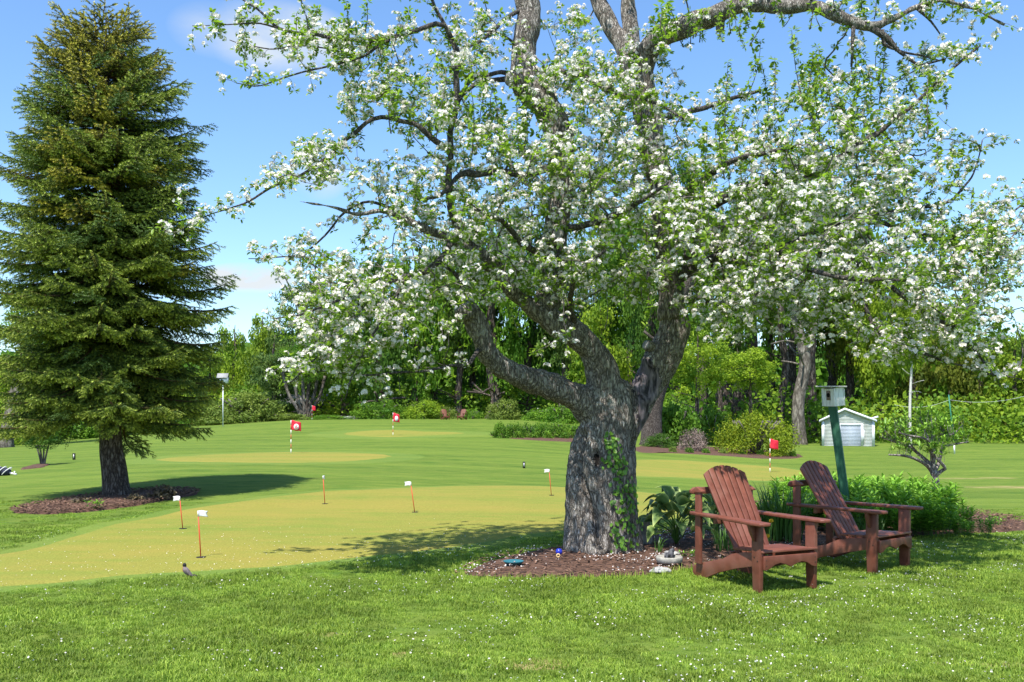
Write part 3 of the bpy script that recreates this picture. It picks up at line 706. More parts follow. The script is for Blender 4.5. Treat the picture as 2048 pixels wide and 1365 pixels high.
# main branches: rows of (px, py, dy, r px)
br = {
 'B2': [(1088,620,-.35,27),(1104,580,-.3,25),(1111,530,-.3,24),(1111,480,-.3,24),(1116,420,-.3,24),(1124,360,-.3,24),(1122,300,-.3,27),(1104,235,-.35,28),(1074,190,-.4,30),(1048,160,-.4,29),(1046,110,-.4,25),(1056,55,-.4,25),(1054,0,-.35,24),(1045,-80,-.3,21),(1010,-200,-.2,14),(990,-330,0,6)],
 'B1': [(1100,640,-.38,22),(1062,612,-.45,17),(1030,590,-.55,14),(1005,560,-.65,13),(988,522,-.75,12),(958,504,-.85,11),(910,482,-.95,9),(870,468,-1.05,8.5),(832,452,-1.15,7.5),(800,432,-1.2,6),(760,424,-1.25,4.5),(715,428,-1.3,3.4),(660,415,-1.3,2.2),(600,405,-1.3,1.4)],
 'C':  [(1345,640,.1,29),(1343,590,.1,26),(1338,530,.05,26),(1334,470,0,26),(1326,400,-.05,26),(1312,330,-.1,26),(1300,260,-.1,26),(1287,195,-.1,28),(1272,140,-.1,29),(1268,105,-.1,22)],
 'C1': [(1268,150,-.1,24),(1248,95,0,18),(1218,45,.1,17),(1192,-8,.2,15),(1150,-110,.3,11),(1110,-230,.3,5)],
 'C2': [(1268,130,-.05,20),(1262,70,0,16),(1257,0,.05,14),(1262,-100,.1,11),(1240,-240,.1,5)],
 'C3': [(1278,150,-.1,24),(1292,108,-.2,24),(1318,78,-.35,23),(1355,58,-.5,22),(1405,40,-.65,20),(1450,22,-.8,17),(1500,8,-.9,16),(1545,12,-1,15),(1578,14,-1.05,14),(1620,8,-1.1,12),(1660,26,-1.2,12),(1700,44,-1.25,11),(1745,52,-1.3,9),(1785,38,-1.3,6),(1830,14,-1.3,5),(1880,2,-1.3,4),(1930,12,-1.25,3),(1985,38,-1.2,1.6),(2010,50,-1.2,1)],
 'C3b':[(1720,48,-1.25,7),(1752,62,-1.3,7),(1780,82,-1.3,6),(1800,105,-1.3,3.5),(1840,130,-1.25,2.5),(1890,118,-1.2,1.5)],
 'C3c':[(1708,42,-1.25,5),(1706,75,-1.3,4),(1702,132,-1.3,2)],
 'C3d':[(1765,60,-1.3,4),(1768,90,-1.3,4),(1782,98,-1.3,2.5),(1840,110,-1.2,2),(1880,122,-1.2,1.2)],
 'C3e':[(1830,14,-1.3,3),(1862,45,-1.3,2.2),(1880,68,-1.3,1.4)],
 'C4': [(1330,480,0,18),(1365,445,-.2,14),(1410,415,-.4,13),(1460,392,-.6,12),(1515,368,-.8,10),(1570,352,-1,9),(1622,345,-1.1,8),(1665,325,-1.2,7),(1704,300,-1.3,6),(1760,262,-1.35,5),(1800,232,-1.4,4.5),(1845,195,-1.4,3.5),(1890,150,-1.4,2.4),(1930,115,-1.4,1.8),(1962,90,-1.4,1)],
 'C5': [(1343,560,.1,16),(1400,530,-.2,13),(1470,512,-.5,12),(1550,505,-.8,11),(1630,510,-1.1,9),(1690,535,-1.3,7),(1708,560,-1.4,5.5),(1728,605,-1.45,4.6),(1752,658,-1.5,4),(1812,690,-1.5,3.2),(1858,714,-1.5,2.6),(1930,735,-1.5,2),(2048,762,-1.5,1.4)],
 'C6': [(1630,510,-1.1,8),(1690,520,-1.3,6),(1755,556,-1.5,5),(1830,610,-1.6,4.5),(1869,634,-1.6,4),(1913,660,-1.6,3.6),(1960,715,-1.6,2.6),(1986,754,-1.6,2)],
 'C7': [(1550,505,-.8,8),(1640,460,-.9,6.5),(1730,430,-.9,5.5),(1820,420,-.8,4.5),(1900,400,-.7,3),(1950,340,-.6,1.6),(1965,280,-.6,1)],
 'C8': [(1730,430,-.9,4.5),(1830,470,-.8,4),(1930,470,-.7,3.2),(2000,440,-.6,2.2),(2060,400,-.6,1.5)],
 'C9': [(1345,600,.1,10),(1400,600,.3,8),(1470,610,.5,7),(1560,600,.7,6),(1650,610,.8,4),(1720,640,.9,3)],
 'C10':[(1335,470,0,10),(1400,470,.5,9),(1490,440,.9,8),(1590,420,1.1,6),(1690,400,1.2,4),(1760,350,1.2,3)],
 'D':  [(958,504,-.85,8),(925,470,-.95,7.5),(902,420,-1.05,7),(897,350,-1.1,7),(904,270,-1.15,6.5),(913,185,-1.2,6.5),(915,110,-1.2,6),(902,78,-1.2,4.5),(880,40,-1.2,4),(866,0,-1.2,3.4),(850,-70,-1.2,2.5)],
 'E1': [(905,80,-1.2,4.5),(890,52,-1.25,4),(872,48,-1.3,5),(835,60,-1.35,5),(800,72,-1.4,4.6),(745,79,-1.4,4.2),(700,80,-1.4,4),(668,76,-1.4,3.6),(632,72,-1.4,3.4),(590,66,-1.4,3.2),(560,59,-1.4,3),(540,44,-1.4,2.6),(515,18,-1.4,2.2),(485,-3,-1.4,1.6),(450,-20,-1.4,1)],
 'E2': [(560,58,-1.4,2.2),(520,48,-1.45,1.8),(480,49,-1.5,1.4),(440,50,-1.5,1.1),(385,52,-1.5,.8)],
 'E2b':[(745,79,-1.4,2.6),(720,110,-1.3,2.2),(660,98,-1.3,1.6),(600,92,-1.3,1.4),(540,98,-1.3,1.2),(490,90,-1.3,1),(460,80,-1.3,.8)],
 'E2c':[(800,72,-1.4,3),(762,90,-1.5,2.8),(720,115,-1.55,2.4),(650,135,-1.6,2),(590,150,-1.6,1.7),(545,165,-1.6,1.4),(510,172,-1.6,1.1),(472,165,-1.6,.8)],
 'E3': [(900,300,-1.1,6),(872,285,-1.15,6),(855,271,-1.2,6),(830,245,-1.25,5),(800,240,-1.3,4.6),(765,236,-1.35,4.4),(734,244,-1.4,4.4),(712,262,-1.42,4.2),(690,280,-1.45,4),(668,300,-1.5,3.8),(650,318,-1.5,3.6),(613,342,-1.55,3.2),(565,366,-1.6,2.8),(507,396,-1.6,2.2),(459,418,-1.6,1.6),(411,434,-1.6,1),(345,470,-1.6,.7)],
 'E4': [(832,452,-1.15,6),(790,425,-1.0,4),(750,408,-1.0,3),(726,405,-1,2.6),(690,425,-1,2.4),(665,455,-1,2.2),(640,480,-1,2),(600,510,-1,1.7),(555,515,-1,1.3),(497,518,-1,.8)],
 'E5': [(905,482,-.95,7),(880,520,-1.1,6.5),(845,545,-1.3,6.5),(812,552,-1.5,6),(770,568,-1.7,5),(724,585,-1.9,4),(670,605,-2,3),(610,625,-2.05,2),(545,640,-2.1,1.1)],
 'E6': [(958,700,-.75,5),(935,728,-1.1,3.5),(900,735,-1.3,3),(862,738,-1.5,2.6),(830,744,-1.6,2.4),(780,748,-1.65,2.2),(720,748,-1.7,1.8),(660,744,-1.7,1.4),(605,742,-1.7,.9)],
 'E7': [(812,552,-1.5,4),(790,600,-1.7,3.4),(760,650,-1.8,2.8),(730,700,-1.9,2.2),(700,760,-1.9,1.5),(690,800,-1.9,.8)],
 'E8': [(770,568,-1.7,3.4),(720,620,-1.9,2.8),(670,680,-2,2.2),(620,730,-2.05,1.6),(570,775,-2.1,.9)],
 'F1': [(1020,158,-.4,6),(985,162,-.5,5),(955,168,-.6,4.6),(930,185,-.7,4.2),(918,205,-.8,4)],
 'F2': [(1025,150,-.4,5),(994,146,-.55,4.4),(955,155,-.75,4),(925,180,-1,3.6),(910,200,-1.2,3)],
 'F3': [(1040,20,-.4,5),(1010,40,-.6,4.2),(975,72,-.8,3.4),(945,92,-1,2.8),(915,96,-1.1,2.2)],
 'F4': [(1045,105,-.4,3.5),(1015,75,-.7,2.6),(985,62,-.8,2),(950,68,-.9,1.4)],
 'G1': [(1072,150,-.4,6),(1120,140,-.6,5.5),(1170,155,-.8,5),(1230,185,-1,4),(1300,200,-1.2,3),(1370,240,-1.4,2)],
 'G2': [(1110,330,-.3,8),(1060,350,-.7,7),(1000,345,-1,6.5),(945,345,-1.2,7),(920,350,-1.3,5),(880,390,-1.4,3.5),(830,400,-1.5,2)],
 'G3': [(1112,460,-.3,8),(1170,450,-.8,7),(1230,430,-1.3,6),(1290,400,-1.7,4.5),(1340,360,-2,3)],
 'G4': [(1110,520,-.3,8),(1060,500,-.9,6.5),(1000,440,-1.4,5),(950,420,-1.8,3.5)],
 'G5': [(1338,420,0,8),(1390,370,-.7,7),(1450,330,-1.3,6),(1520,310,-1.8,4.5),(1600,290,-2.2,3)],
 'G6': [(1343,520,0,10),(1420,500,-.8,8),(1510,520,-1.6,7),(1610,540,-2.1,5),(1720,560,-2.5,4),(1830,560,-2.8,3)],
 'G7': [(1150,655,-.3,7),(1140,600,-.8,5.5),(1160,540,-1.3,4.5),(1210,500,-1.6,3)],
 'G8': [(1338,400,0,6),(1290,380,.5,5),(1220,360,.8,4),(1150,330,1,3)],
 'G9': [(1120,400,-.3,6),(1180,380,.4,5),(1230,320,.8,4),(1260,260,1,3)],
 'G10':[(1300,250,-.1,8),(1350,230,.4,6),(1430,210,.8,5),(1520,180,1,3.5)],
 'G11':[(950,650,-.78,9),(935,610,-.85,6),(915,560,-.9,4),(880,520,-1,2.6)],
}
nodes = []; ndir = []; nrad = []
limb_names = {'B1', 'B2', 'C', 'C1', 'C2', 'C3', 'C4', 'C5', 'D', 'E1', 'E3', 'E5'}
brs = {}
for nm, rows in br.items():
    P = L3(rows, .055)
    k = np.arange(len(P)); wob = np.array([[mnoise.noise((i*.22, hash(nm) % 1 + 3*j, len(nm)+j*7.1+sum(map(ord, nm)))) for j in range(3)] for i in k])
    fade = np.minimum(1, k/6.)
    P[:, :3] += wob*fade[:, None]*np.minimum(.03, P[:, 3:]*1.0+.012)
    brs[nm] = P
    big = P[:, 3].max() > .045
    mb = MB(); seg = 18 if P[0, 3] > .09 else (10 if P[0, 3] > .03 else 7)
    # knobbly radius
    rr = P[:, 3]*(1+.13*np.array([mnoise.noise((i*.35, 0, sum(map(ord, nm))*1.3)) for i in k])); rr = np.maximum(rr, .003)
    tube(mb, P[:, :3], rr, seg)
    if big:
        Vb = mb.V[0]; nb = len(Vb)-2; C = np.repeat(P[:, :3], seg, axis=0); d = Vb[:nb]-C; d /= np.linalg.norm(d, axis=1)[:, None]
        f = np.array([mnoise.noise((a*9, b*9, c*5))*.012+mnoise.noise((a*26, b*26, c*12))*.006 for a, b, c in Vb[:nb]]); Vb[:nb] += d*f[:, None]*min(1, P[:, 3].max()/.1)
    o = mb.obj('limb' if nm in limb_names else 'branch', m_bark if P[:, 3].max() > .1 else m_branch, smooth=True); ap(o)
    T, _, _ = frames(P[:, :3])
    for i_, p in enumerate(P[::2]):
        nodes.append(p[:3]); ndir.append(T[::2][i_]); nrad.append(p[3])
# pruned stubs with pale faces
def stub(px, py, dy, r, d, l, px0=None, py0=None):
    c = at(px, py, Y0+dy); r = r*(Y0+dy)/F; d = np.array(d, float); d /= np.linalg.norm(d)
    mb = MB(); P = np.array([c-d*l*1.2, c-d*l*.5, c-d*.02, c]); tube(mb, P, [r*1.25, r*1.08, r*1.1, r*1.0], 16)
    o = mb.obj('pruned_stub', m_bark, smooth=True); ap(o)
    mb = MB(); a = np.arange(20)*2*math.pi/20; T, U, W = frames(np.array([c, c+d*.01, c+d*.02]))
    ring = lambda rad, h: c+d*h+rad*(np.cos(a)[:, None]*U[0]+np.sin(a)[:, None]*W[0])
    Vv = np.concatenate([ring(r*.93, .001), ring(r*.9, .009), ring(r*.4, .006), [c+d*.006]])
    k = np.arange(20); k2 = (k+1) % 20
    mb.add(Vv, [np.stack([k, k2, 20+k2, 20+k], -1), np.stack([20+k, 20+k2, 40+k2, 40+k], -1), np.stack([40+k, 40+k2, np.full(20, 60)], -1)])
    f = mb.obj('cut_face', m_cut, smooth=True, parent=o)
stub(1018, 157, -.62, 14, (-.85, -.75, -.05), .28)
stub(1117, 467, -.72, 12, (.25, -1, .0), .35)
stub(1158, 772, -.2, 9, (-.1, -.3, 1), .12)
stub(925, 612, -.92, 19, (-.5, -.3, .9), .1)
stub(1292, 690, -.05, 10, (-.9, -.6, .3), .18)
stub(1440, 60, -.75, 8, (-.1, -.2, -1), .16)

# ---- twigs grow towards scattered targets in the crown
regions = [  # cx, cy, rx, ry, dy0, rdy, twig tips, leafiness 0..1
 (1150,430,290,190,-.35,1.6,500,.42),(1480,450,260,190,-.8,2.0,420,.45),(1700,470,230,180,-1.0,2.1,420,.42),
 (1900,560,150,150,-1.0,1.6,210,.35),(1900,650,140,80,-1.2,1.2,85,.4),(1640,300,230,110,-.9,1.7,190,.75),(1690,190,150,80,-1.0,1.1,55,.85),
 (850,430,160,160,-.9,1.5,200,.4),(700,620,120,115,-1.7,1.0,185,.35),(640,700,90,80,-1.9,.7,60,.35),(620,560,80,90,-1.5,.9,50,.35),(1170,170,150,90,-.6,1.2,160,.3),
 (700,95,150,50,-1.4,.6,60,.35),(760,180,100,70,-1.4,.8,70,.3),(960,90,90,90,-.9,.8,50,.3),(900,210,120,110,-1.1,1.1,85,.35),(1010,300,120,110,-1,1.4,75,.45),
 (640,330,100,70,-1.5,.7,55,.35),(960,560,110,70,-.9,.9,85,.45),(1100,550,80,50,-.6,.9,32,.5),(1230,550,110,60,-.6,1.1,40,.55),
 (1450,620,110,70,-.6,1.5,80,.5),(1620,650,130,55,-1,1.4,60,.55),(1780,690,110,45,-1.4,1.0,60,.45),(800,760,120,40,-1.7,.4,12,.8),(860,640,90,90,-1.4,.8,50,.7),
 (1200,-120,420,130,-.1,1.4,80,.35),(1750,-60,260,60,-1.1,1,50,.5),(2150,500,130,200,-1,1.3,80,.35),(780,-60,250,60,-1.2,.8,60,.35),
 (1820,330,130,120,-1.1,1.0,60,.5),(2000,470,70,120,-.9,.8,50,.4),(1100,690,80,30,-1.3,.4,8,.6),(1200,300,200,120,-.5,1.5,200,.35),(1320,110,70,80,-.3,.8,30,.35),(1150,70,60,60,-.2,.7,28,.35),(1540,560,180,90,-1.2,1.8,110,.45)]
tips = []; lf = []
for (cx, cy, rx, ry, d0, rd, n_, leafy) in regions:
    q = rng.normal(size=(n_, 3)); q /= np.linalg.norm(q, axis=1)[:, None]; q *= (rng.random(n_)**(1/2.4))[:, None]
    for a, b, c in q:
        Y = Y0+d0+c*rd; tips.append(at(cx+a*rx, cy+b*ry, Y)); lf.append(leafy)
# blossoms close along the sparse outer branches
for nm, fr, n_ in (('E1', .15, 34), ('E2', 0, 14), ('E2b', .1, 18), ('E2c', .1, 22), ('E3', .25, 46), ('E4', .1, 22), ('E5', .2, 30), ('E7', .1, 22), ('E8', .1, 26), ('E6', .2, 10),
                   ('C3', .6, 34), ('C3b', .2, 14), ('C3d', .2, 8), ('C3c', .2, 6), ('C4', .45, 44), ('C5', .5, 30), ('C6', .3, 34), ('C7', .3, 34), ('C8', .1, 34), ('D', .1, 30), ('F3', .1, 8), ('F1', .1, 4), ('G1', .1, 40), ('G3', .15, 26), ('G5', .15, 34), ('G4', .2, 20), ('G2', .2, 24), ('G10', .1, 34), ('G8', .2, 20), ('G9', .2, 24), ('G6', .3, 26), ('G7', .3, 14), ('C9', .2, 16), ('C10', .2, 26)):
    P = brs[nm]; m_ = len(P)
    for _ in range(n_):
        p = P[int(rng.uniform(fr, 1)*(m_-1)) if _ > 3 else -1-2*_, :3]; tips.append(p+rng.normal(size=3)*np.array([.09, .09, .08])+[0, 0, .03]); lf.append(.35)
tips = np.array(tips); lf = np.array(lf)
N0 = np.array(nodes); ND = list(ndir); NP = [p for p in nodes]; nbase = len(NP)
NPa = np.zeros((nbase+len(tips)*9, 3)); NPa[:nbase] = N0; NDa = np.zeros_like(NPa); NDa[:nbase] = np.array(ndir); cnt = nbase
parent = np.full(len(NPa), -1); pen = np.zeros(len(NPa)); pen[:nbase] = np.clip((np.array(nrad)-.035)*2.2, 0, .35)
dmin = np.array([np.min(np.linalg.norm(N0-t, axis=1)) for t in tips]); order = np.argsort(dmin)
chains = []
for ti in order:
    t = tips[ti]; d = np.linalg.norm(NPa[:cnt]-t, axis=1)
    dirs = (t-NPa[:cnt])/(d[:, None]+1e-9); al = (dirs*NDa[:cnt]).sum(1)
    k = int(np.argmin(d*(1.25-.35*al)+pen[:cnt])); p0 = NPa[k]; dd = d[k]
    if dd < .02: continue
    c1 = p0+NDa[k]*dd*.38+np.array([0, 0, .10*dd])+rng.normal(size=3)*.05*dd
    m_ = int(min(8, max(2, dd/.085))); s = np.linspace(0, 1, m_+1)[1:, None]
    Q = (1-s)**2*p0+2*s*(1-s)*c1+s*s*t; Q[:-1] += rng.normal(size=(m_-1, 3))*.009
    ids = list(range(cnt, cnt+m_)); NPa[cnt:cnt+m_] = Q
    dv = np.diff(np.vstack([p0, Q]), axis=0); NDa[cnt:cnt+m_] = dv/(np.linalg.norm(dv, axis=1)[:, None]+1e-9)
    parent[cnt] = k; parent[cnt+1:cnt+m_] = ids[:-1]; cnt += m_; chains.append((k, ids, ti))
load = np.zeros(cnt)
for k, ids, ti in chains: load[ids[-1]] += 1
for i_ in range(cnt-1, nbase-1, -1):
    if parent[i_] >= nbase: load[parent[i_]] += load[i_]
rad = .0021*np.maximum(load, 1)**.47
mb = MB()
for k, ids, ti in chains:
    P = np.vstack([NPa[k], NPa[ids]]); r = rad[ids]; r = np.concatenate([[r[0]], r])
    tube(mb, P, r, 5 if r[0] > .005 else 4, 0, .5, cap=False)
tw = mb.obj('twigs', m_twig, smooth=True); tag(tw, kind='stuff'); ap(tw)

# ---- blossom clusters and leaf tufts
PT = np.array([[0, 0, 0], [.35, .55, .18], [.22, 1.0, .34], [-.22, 1.0, .34], [-.35, .55, .18]])
def flower(g_, open_=1.0):
    V = []; Fc = []; k = 0
    for p in range(5):
        a = p*2*math.pi/5+g_.normal(0, .1); Rz = np.array([[math.cos(a), -math.sin(a), 0], [math.sin(a), math.cos(a), 0], [0, 0, 1]])
        P_ = PT*[1.15, 1, 1.3*open_]*g_.uniform(.85, 1.1); V.append(P_ @ Rz.T); Fc += [(k, k+1, k+2), (k, k+2, k+3), (k, k+3, k+4)]; k += 5
    V.append([[.12, .12, .12], [-.12, .12, .12], [-.12, -.12, .12], [.12, -.12, .12]]); 
    return np.vstack(V), np.array(Fc), k
LV = np.array([[0, 0, 0], [.22, .35, .06], [.2, .75, .03], [0, 1.05, -.06], [-.2, .75, .03], [-.22, .35, .06], [0, .5, -.03]])
LF = np.array([[0, 1, 6], [1, 2, 6], [2, 3, 6], [3, 4, 6], [4, 5, 6], [5, 0, 6]])
def cluster_mesh(name, seed, nf, nl, R_=.038, fs=.021, ls=.05):
    g_ = np.random.default_rng(seed); mb = MB()
    for _ in range(nf):
        d = g_.normal(size=3); d[2] = abs(d[2])*.8+.2; d /= np.linalg.norm(d); q = Vector(d).to_track_quat('Z', 'Y').to_matrix()
        V, Fc, k = flower(g_, g_.uniform(.6, 1.1)); s = fs*g_.uniform(.8, 1.15); W = V*s @ np.array(q).T+d*R_*g_.uniform(.7, 1.1)
        tt = np.full(len(V), g_.uniform(.45, 1)); tt[::5] -= .15
        mb.add(W, [Fc, np.array([[k, k+1, k+2, k+3]])], np.array([0]*len(Fc)+[1]), tt)
    for _ in range(nl):
        d = g_.normal(size=3); d[2] = d[2]*.5; d /= np.linalg.norm(d); q = Vector(d).to_track_quat('Y', 'Z').to_matrix()
        s = ls*g_.uniform(.6, 1.15); mb.add(LV*s @ np.array(q).T+d*.008, [LF], 2, g_.uniform(.15, .95)+np.array([-.1, 0, .1, .1, .1, 0, -.15]))
    return mb.mesh(name, [m_petal, m_stamen, m_aleaf]), mb
cl = [cluster_mesh('blossom_cluster', 100+i, 5+i % 3, 5) for i in range(5)]
lt = [cluster_mesh('leaf_tuft', 200+i, 0, 8, ls=.052) for i in range(4)]
bl_p = []; lt_p = []
for k, ids, ti in chains:
    P = np.vstack([NPa[k], NPa[ids]]); L_ = P[-1]
    leafy = lf[ti]
    isb = rng.random() > leafy*.62
    (bl_p if isb else lt_p).append(L_)
    for q_ in P[1:-1]:
        u = rng.random()
        if u < .36*(1-leafy*.5):
            bl_p.append(q_+rng.normal(size=3)*.03)
            if rng.random() < .5: bl_p.append(q_+rng.normal(size=3)*.045)
        elif u < .74: lt_p.append(q_+rng.normal(size=3)*.02)
    if rng.random() < .6: lt_p.append(L_+rng.normal(size=3)*.04)
    if isb:
        for _ in range(int(rng.integers(0, 4))): bl_p.append(L_+rng.normal(size=3)*.055)
# water shoots: straight leafy wands
shoots = MB(); ns = 0
for (x0, x1, y0, y1, n_, hmin, hmax) in ((1430, 1700, 200, 360, 26, .3, .85), (1700, 1900, 180, 420, 20, .3, .7), (940, 1080, 300, 330, 12, .4, .8), (780, 900, 230, 300, 8, .3, .5),
                                 (1300, 1600, 330, 520, 22, .4, .9), (1850, 2040, 480, 600, 22, .25, .55), (1310, 1500, 40, 100, 26, .12, .32), (1560, 1760, 20, 60, 14, .1, .3), (560, 900, 60, 90, 10, .15, .35), (1000, 1300, 560, 680, 10, .2, .4)):
    for _ in range(n_):
        Y = Y0-.9+rng.normal()*.6; b0 = at(rng.uniform(x0, x1), rng.uniform(y0, y1), Y); l = rng.uniform(hmin, hmax)
        top = b0+np.array([rng.normal()*.24*l, rng.normal()*.2*l, l]); s = np.linspace(0, 1, 7)[:, None]
        P = b0+(top-b0)*s+np.array([[0, 0, 0]])+np.sin(s*math.pi)*rng.normal(size=3)*.03
        tube(shoots, P, np.linspace(.006, .0022, 7), 4, 0, .5, cap=False)
        m_ = int(l/.042)
        for u in np.linspace(.12, 1, m_):
            lt_p.append(b0+(top-b0)*u+rng.normal(size=3)*.008)
            if rng.random() < .10: bl_p.append(b0+(top-b0)*u+rng.normal(size=3)*.02)
so = shoots.obj('water_shoots', m_twig, smooth=True); tag(so, kind='stuff'); ap(so)
bl_p = np.array(bl_p); lt_p = np.array(lt_p)
def inframe(P, mar=30):
    px = 1024+P[:, 0]*F/P[:, 1]; py = HY-(P[:, 2]-EYE)*F/P[:, 1]; return (px > -mar) & (px < 2048+mar) & (py > -mar)
def place(name, P, meshes, s0, s1, nobj=300, kind=None):
    inf = inframe(P); near = np.where(inf)[0]; near = near[np.argsort(P[near, 1])][:nobj]
    isn = np.zeros(len(P), bool); isn[near] = True
    for k_ in near:
        me_ = meshes[int(rng.integers(len(meshes)))][0]; e = Euler((rng.normal()*.5, rng.normal()*.5, rng.uniform(0, 6.28)))
        o = link(name, me_, rot=e, loc=Vector(P[k_]), scl=float(rng.uniform(s0, s1))); ap(o)
    rest = P[~isn]; pick = rng.integers(len(meshes), size=len(rest)); mb = MB()
    for mi_, (_, src) in enumerate(meshes):
        q = rest[pick == mi_]
        if not len(q): continue
        V0 = np.concatenate(src.V); T0 = np.concatenate(src.T); F0 = [f for f, _ in src.F]; M0 = np.concatenate([m for _, m in src.F])
        f3 = [f for f in F0]; scatter(mb, V0, f3, q, rotz_tilt(len(q), .55), rng.uniform(s0, s1, len(q)), M0, T0, rng.normal(0, .12, len(q)))
    o = mb.obj(name, [m_petal, m_stamen, m_aleaf]); tag(o, kind='stuff'); ap(o)
    return len(rest)
place('blossom_cluster', bl_p, cl, .58, 1.02)
place('leaf_tuft', lt_p, lt, .65, 1.25)
print('blossoms', len(bl_p), 'tufts', len(lt_p), 'nodes', cnt)

# ------------------------------------------------------------------ climbing vine on the trunk
m_vine = mat('vine_leaf', (.03, .11, .012), (.17, .33, .03), rough=.4, tint=True, trans=.25, spec=.4)
def on_trunk(px, py):
    d = Vector(((px-1024)/F, 1, (HY-py)/F)).normalized(); h = BV.ray_cast(Vector((0, 0, EYE)), d)
    return (np.array(h[0]), np.array(h[1])) if h[0] is not None else (None, None)
vb = on_trunk(1250, 1090)[0]
vine = empty('climbing_vine', Vector(vb), 'green leafy vine climbing up the front of the old apple trunk', 'vine')
def vp(o): o.parent = vine; o.matrix_parent_inverse = Matrix.Translation(-Vector(vb)); return o
vg = np.random.default_rng(5)
for path in ([(1252,1098),(1246,1060),(1240,1010),(1232,960),(1226,920),(1222,880)], [(1256,1095),(1262,1040),(1258,980),(1252,945)], [(1240,1050),(1248,990),(1238,930)]):
    P = []
    for x, y in path:
        h, nr = on_trunk(x, y)
        if h is not None: P.append([*(h+nr*.008)])
    mb = MB(); S_ = spline(np.array(P), .05); tube(mb, S_, .005, 5); vp(mb.obj('stem', m_twig, smooth=True))
VL = LV*[1.5, 1, 1]
vls = [MB().add(VL*.058, [LF], 0, t+np.array([-.15, 0, .1, .1, .1, 0, -.1])).mesh('leaf', m_vine) for t in (.25, .5, .75, .95)]
k_ = 0
while k_ < 235:
    t = vg.random(); y = 1096-t*225; 
    cx = np.interp(y, [870, 900, 960, 1010, 1050, 1096], [1222, 1226, 1240, 1254, 1246, 1252]); wx = np.interp(y, [870, 930, 990, 1020, 1060, 1096], [7, 14, 19, 15, 13, 20])
    h, nr = on_trunk(cx+vg.normal()*wx*.85, y+vg.normal()*2)
    if h is None or h[1] > 11: continue
    up = Vector((vg.normal()*.7, -.3, -1 if vg.random() < .6 else .8)); nv = (Vector(nr)+Vector((vg.normal()*.4, -.25, vg.normal()*.4+.25))).normalized()
    yv = (up-nv*up.dot(nv)).normalized(); xv = yv.cross(nv)
    m3 = Matrix((xv, yv, nv)).transposed()
    o = link('leaf', vls[int(vg.integers(4))], loc=Vector(h+nr*(.015+.03*vg.random())), rot=m3.to_euler(), scl=float(vg.uniform(.55, 1.15))); vp(o); k_ += 1
# ------------------------------------------------------------------ spruce on the left
def bough_mesh(name, L_, seed, m, up=0.0):
    g_ = np.random.default_rng(seed); mb = MB(); wb = MB()
    s = np.linspace(0, 1, 14); droop = -.16*L_*np.sin(s*2.2)+.10*L_*s**3 + up*s*L_
    P = np.stack([s*L_, .05*L_*np.sin(s*3+seed), droop], -1)
    V_all = []; wbP = [(P, np.linspace(.016*L_+.004, .003, 14))]
    twigs = []
    n2 = int(L_/.05)
    for i_ in range(n2):
        u = .14+.86*i_/n2; side = 1 if i_ % 2 else -1
        k = u*13; a = int(min(k, 12)); p = P[a]+(P[a+1]-P[a])*(k-a)
        l = (.10+.34*L_*(1-u)**.7*min(1, (u+.1)*2))*g_.uniform(.75, 1.2); ang = side*R(g_.uniform(38, 62))
        d = np.array([math.cos(ang), math.sin(ang), g_.uniform(-.28, .12)]); sag = np.array([0, 0, -.25*l])
        q = np.array([p+d*l*t+sag*t*t+np.array([.15*l*t*t, 0, .12*l*t**3]) for t in np.linspace(0, 1, 6)])
        twigs.append(q); wbP.append((q[:3], np.array([.004, .003, .002])))
        n3 = int(l/.045)
        for j_ in range(1, n3):
            v = j_/n3; kk = v*5; b = int(min(kk, 4)); p3 = q[b]+(q[b+1]-q[b])*(kk-b)
            l3 = (.05+.42*l*(1-v))*g_.uniform(.6, 1.1); a3 = ang+(1 if j_ % 2 else -1)*R(g_.uniform(30, 55))
            d3 = np.array([math.cos(a3), math.sin(a3), g_.uniform(-.5, .15)])
            twigs.append(np.array([p3+d3*l3*t+np.array([0, 0, -.15*l3*t*t]) for t in np.linspace(0, 1, 4)]))
    twigs.append(P[7:])
    A = []; B = []; C = []; TT = []
    for q in twigs:
        ln = np.linalg.norm(np.diff(q, axis=0), axis=1).sum(); m_ = max(3, int(ln/.013))
        u = np.linspace(.02, 1, m_); k = u*(len(q)-1); a = np.minimum(k.astype(int), len(q)-2); p = q[a]+(q[a+1]-q[a])*(k-a)[:, None]
        d = q[a+1]-q[a]; d /= np.linalg.norm(d, axis=1)[:, None]+1e-9
        for r_ in range(4):
            v = g_.normal(size=(m_, 3)); v[:, 2] += .45; v -= d*(v*d).sum(1)[:, None]; v /= np.linalg.norm(v, axis=1)[:, None]+1e-9
            nl = g_.uniform(.020, .034, m_)[:, None]; w = np.cross(d, v)*.0060
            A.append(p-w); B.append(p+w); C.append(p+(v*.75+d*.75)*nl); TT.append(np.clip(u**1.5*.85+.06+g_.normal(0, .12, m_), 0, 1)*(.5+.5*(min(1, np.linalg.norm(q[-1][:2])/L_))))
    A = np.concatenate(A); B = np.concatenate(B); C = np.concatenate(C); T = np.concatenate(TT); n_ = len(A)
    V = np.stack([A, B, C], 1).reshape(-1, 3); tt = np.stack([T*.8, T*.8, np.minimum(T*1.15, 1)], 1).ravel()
    mb.add(V, [np.arange(n_*3).reshape(-1, 3)], 0, tt)
    for q, r in wbP: tube(mb, q, r, 4, 1, .3, cap=False)
    return mb.mesh(name, [m, m_stwig])
SY = 17.0
def spr(px, py): return at(px, py, SY)
sp_base = np.array([*spr(236, 998)[:2], 0.]); sp_base[2] = float(H(*sp_base[:2]))
spruce = empty('spruce_tree', Vector(sp_base), 'tall dense dark green spruce with golden-tipped top, standing alone in a mulch bed', 'tree')
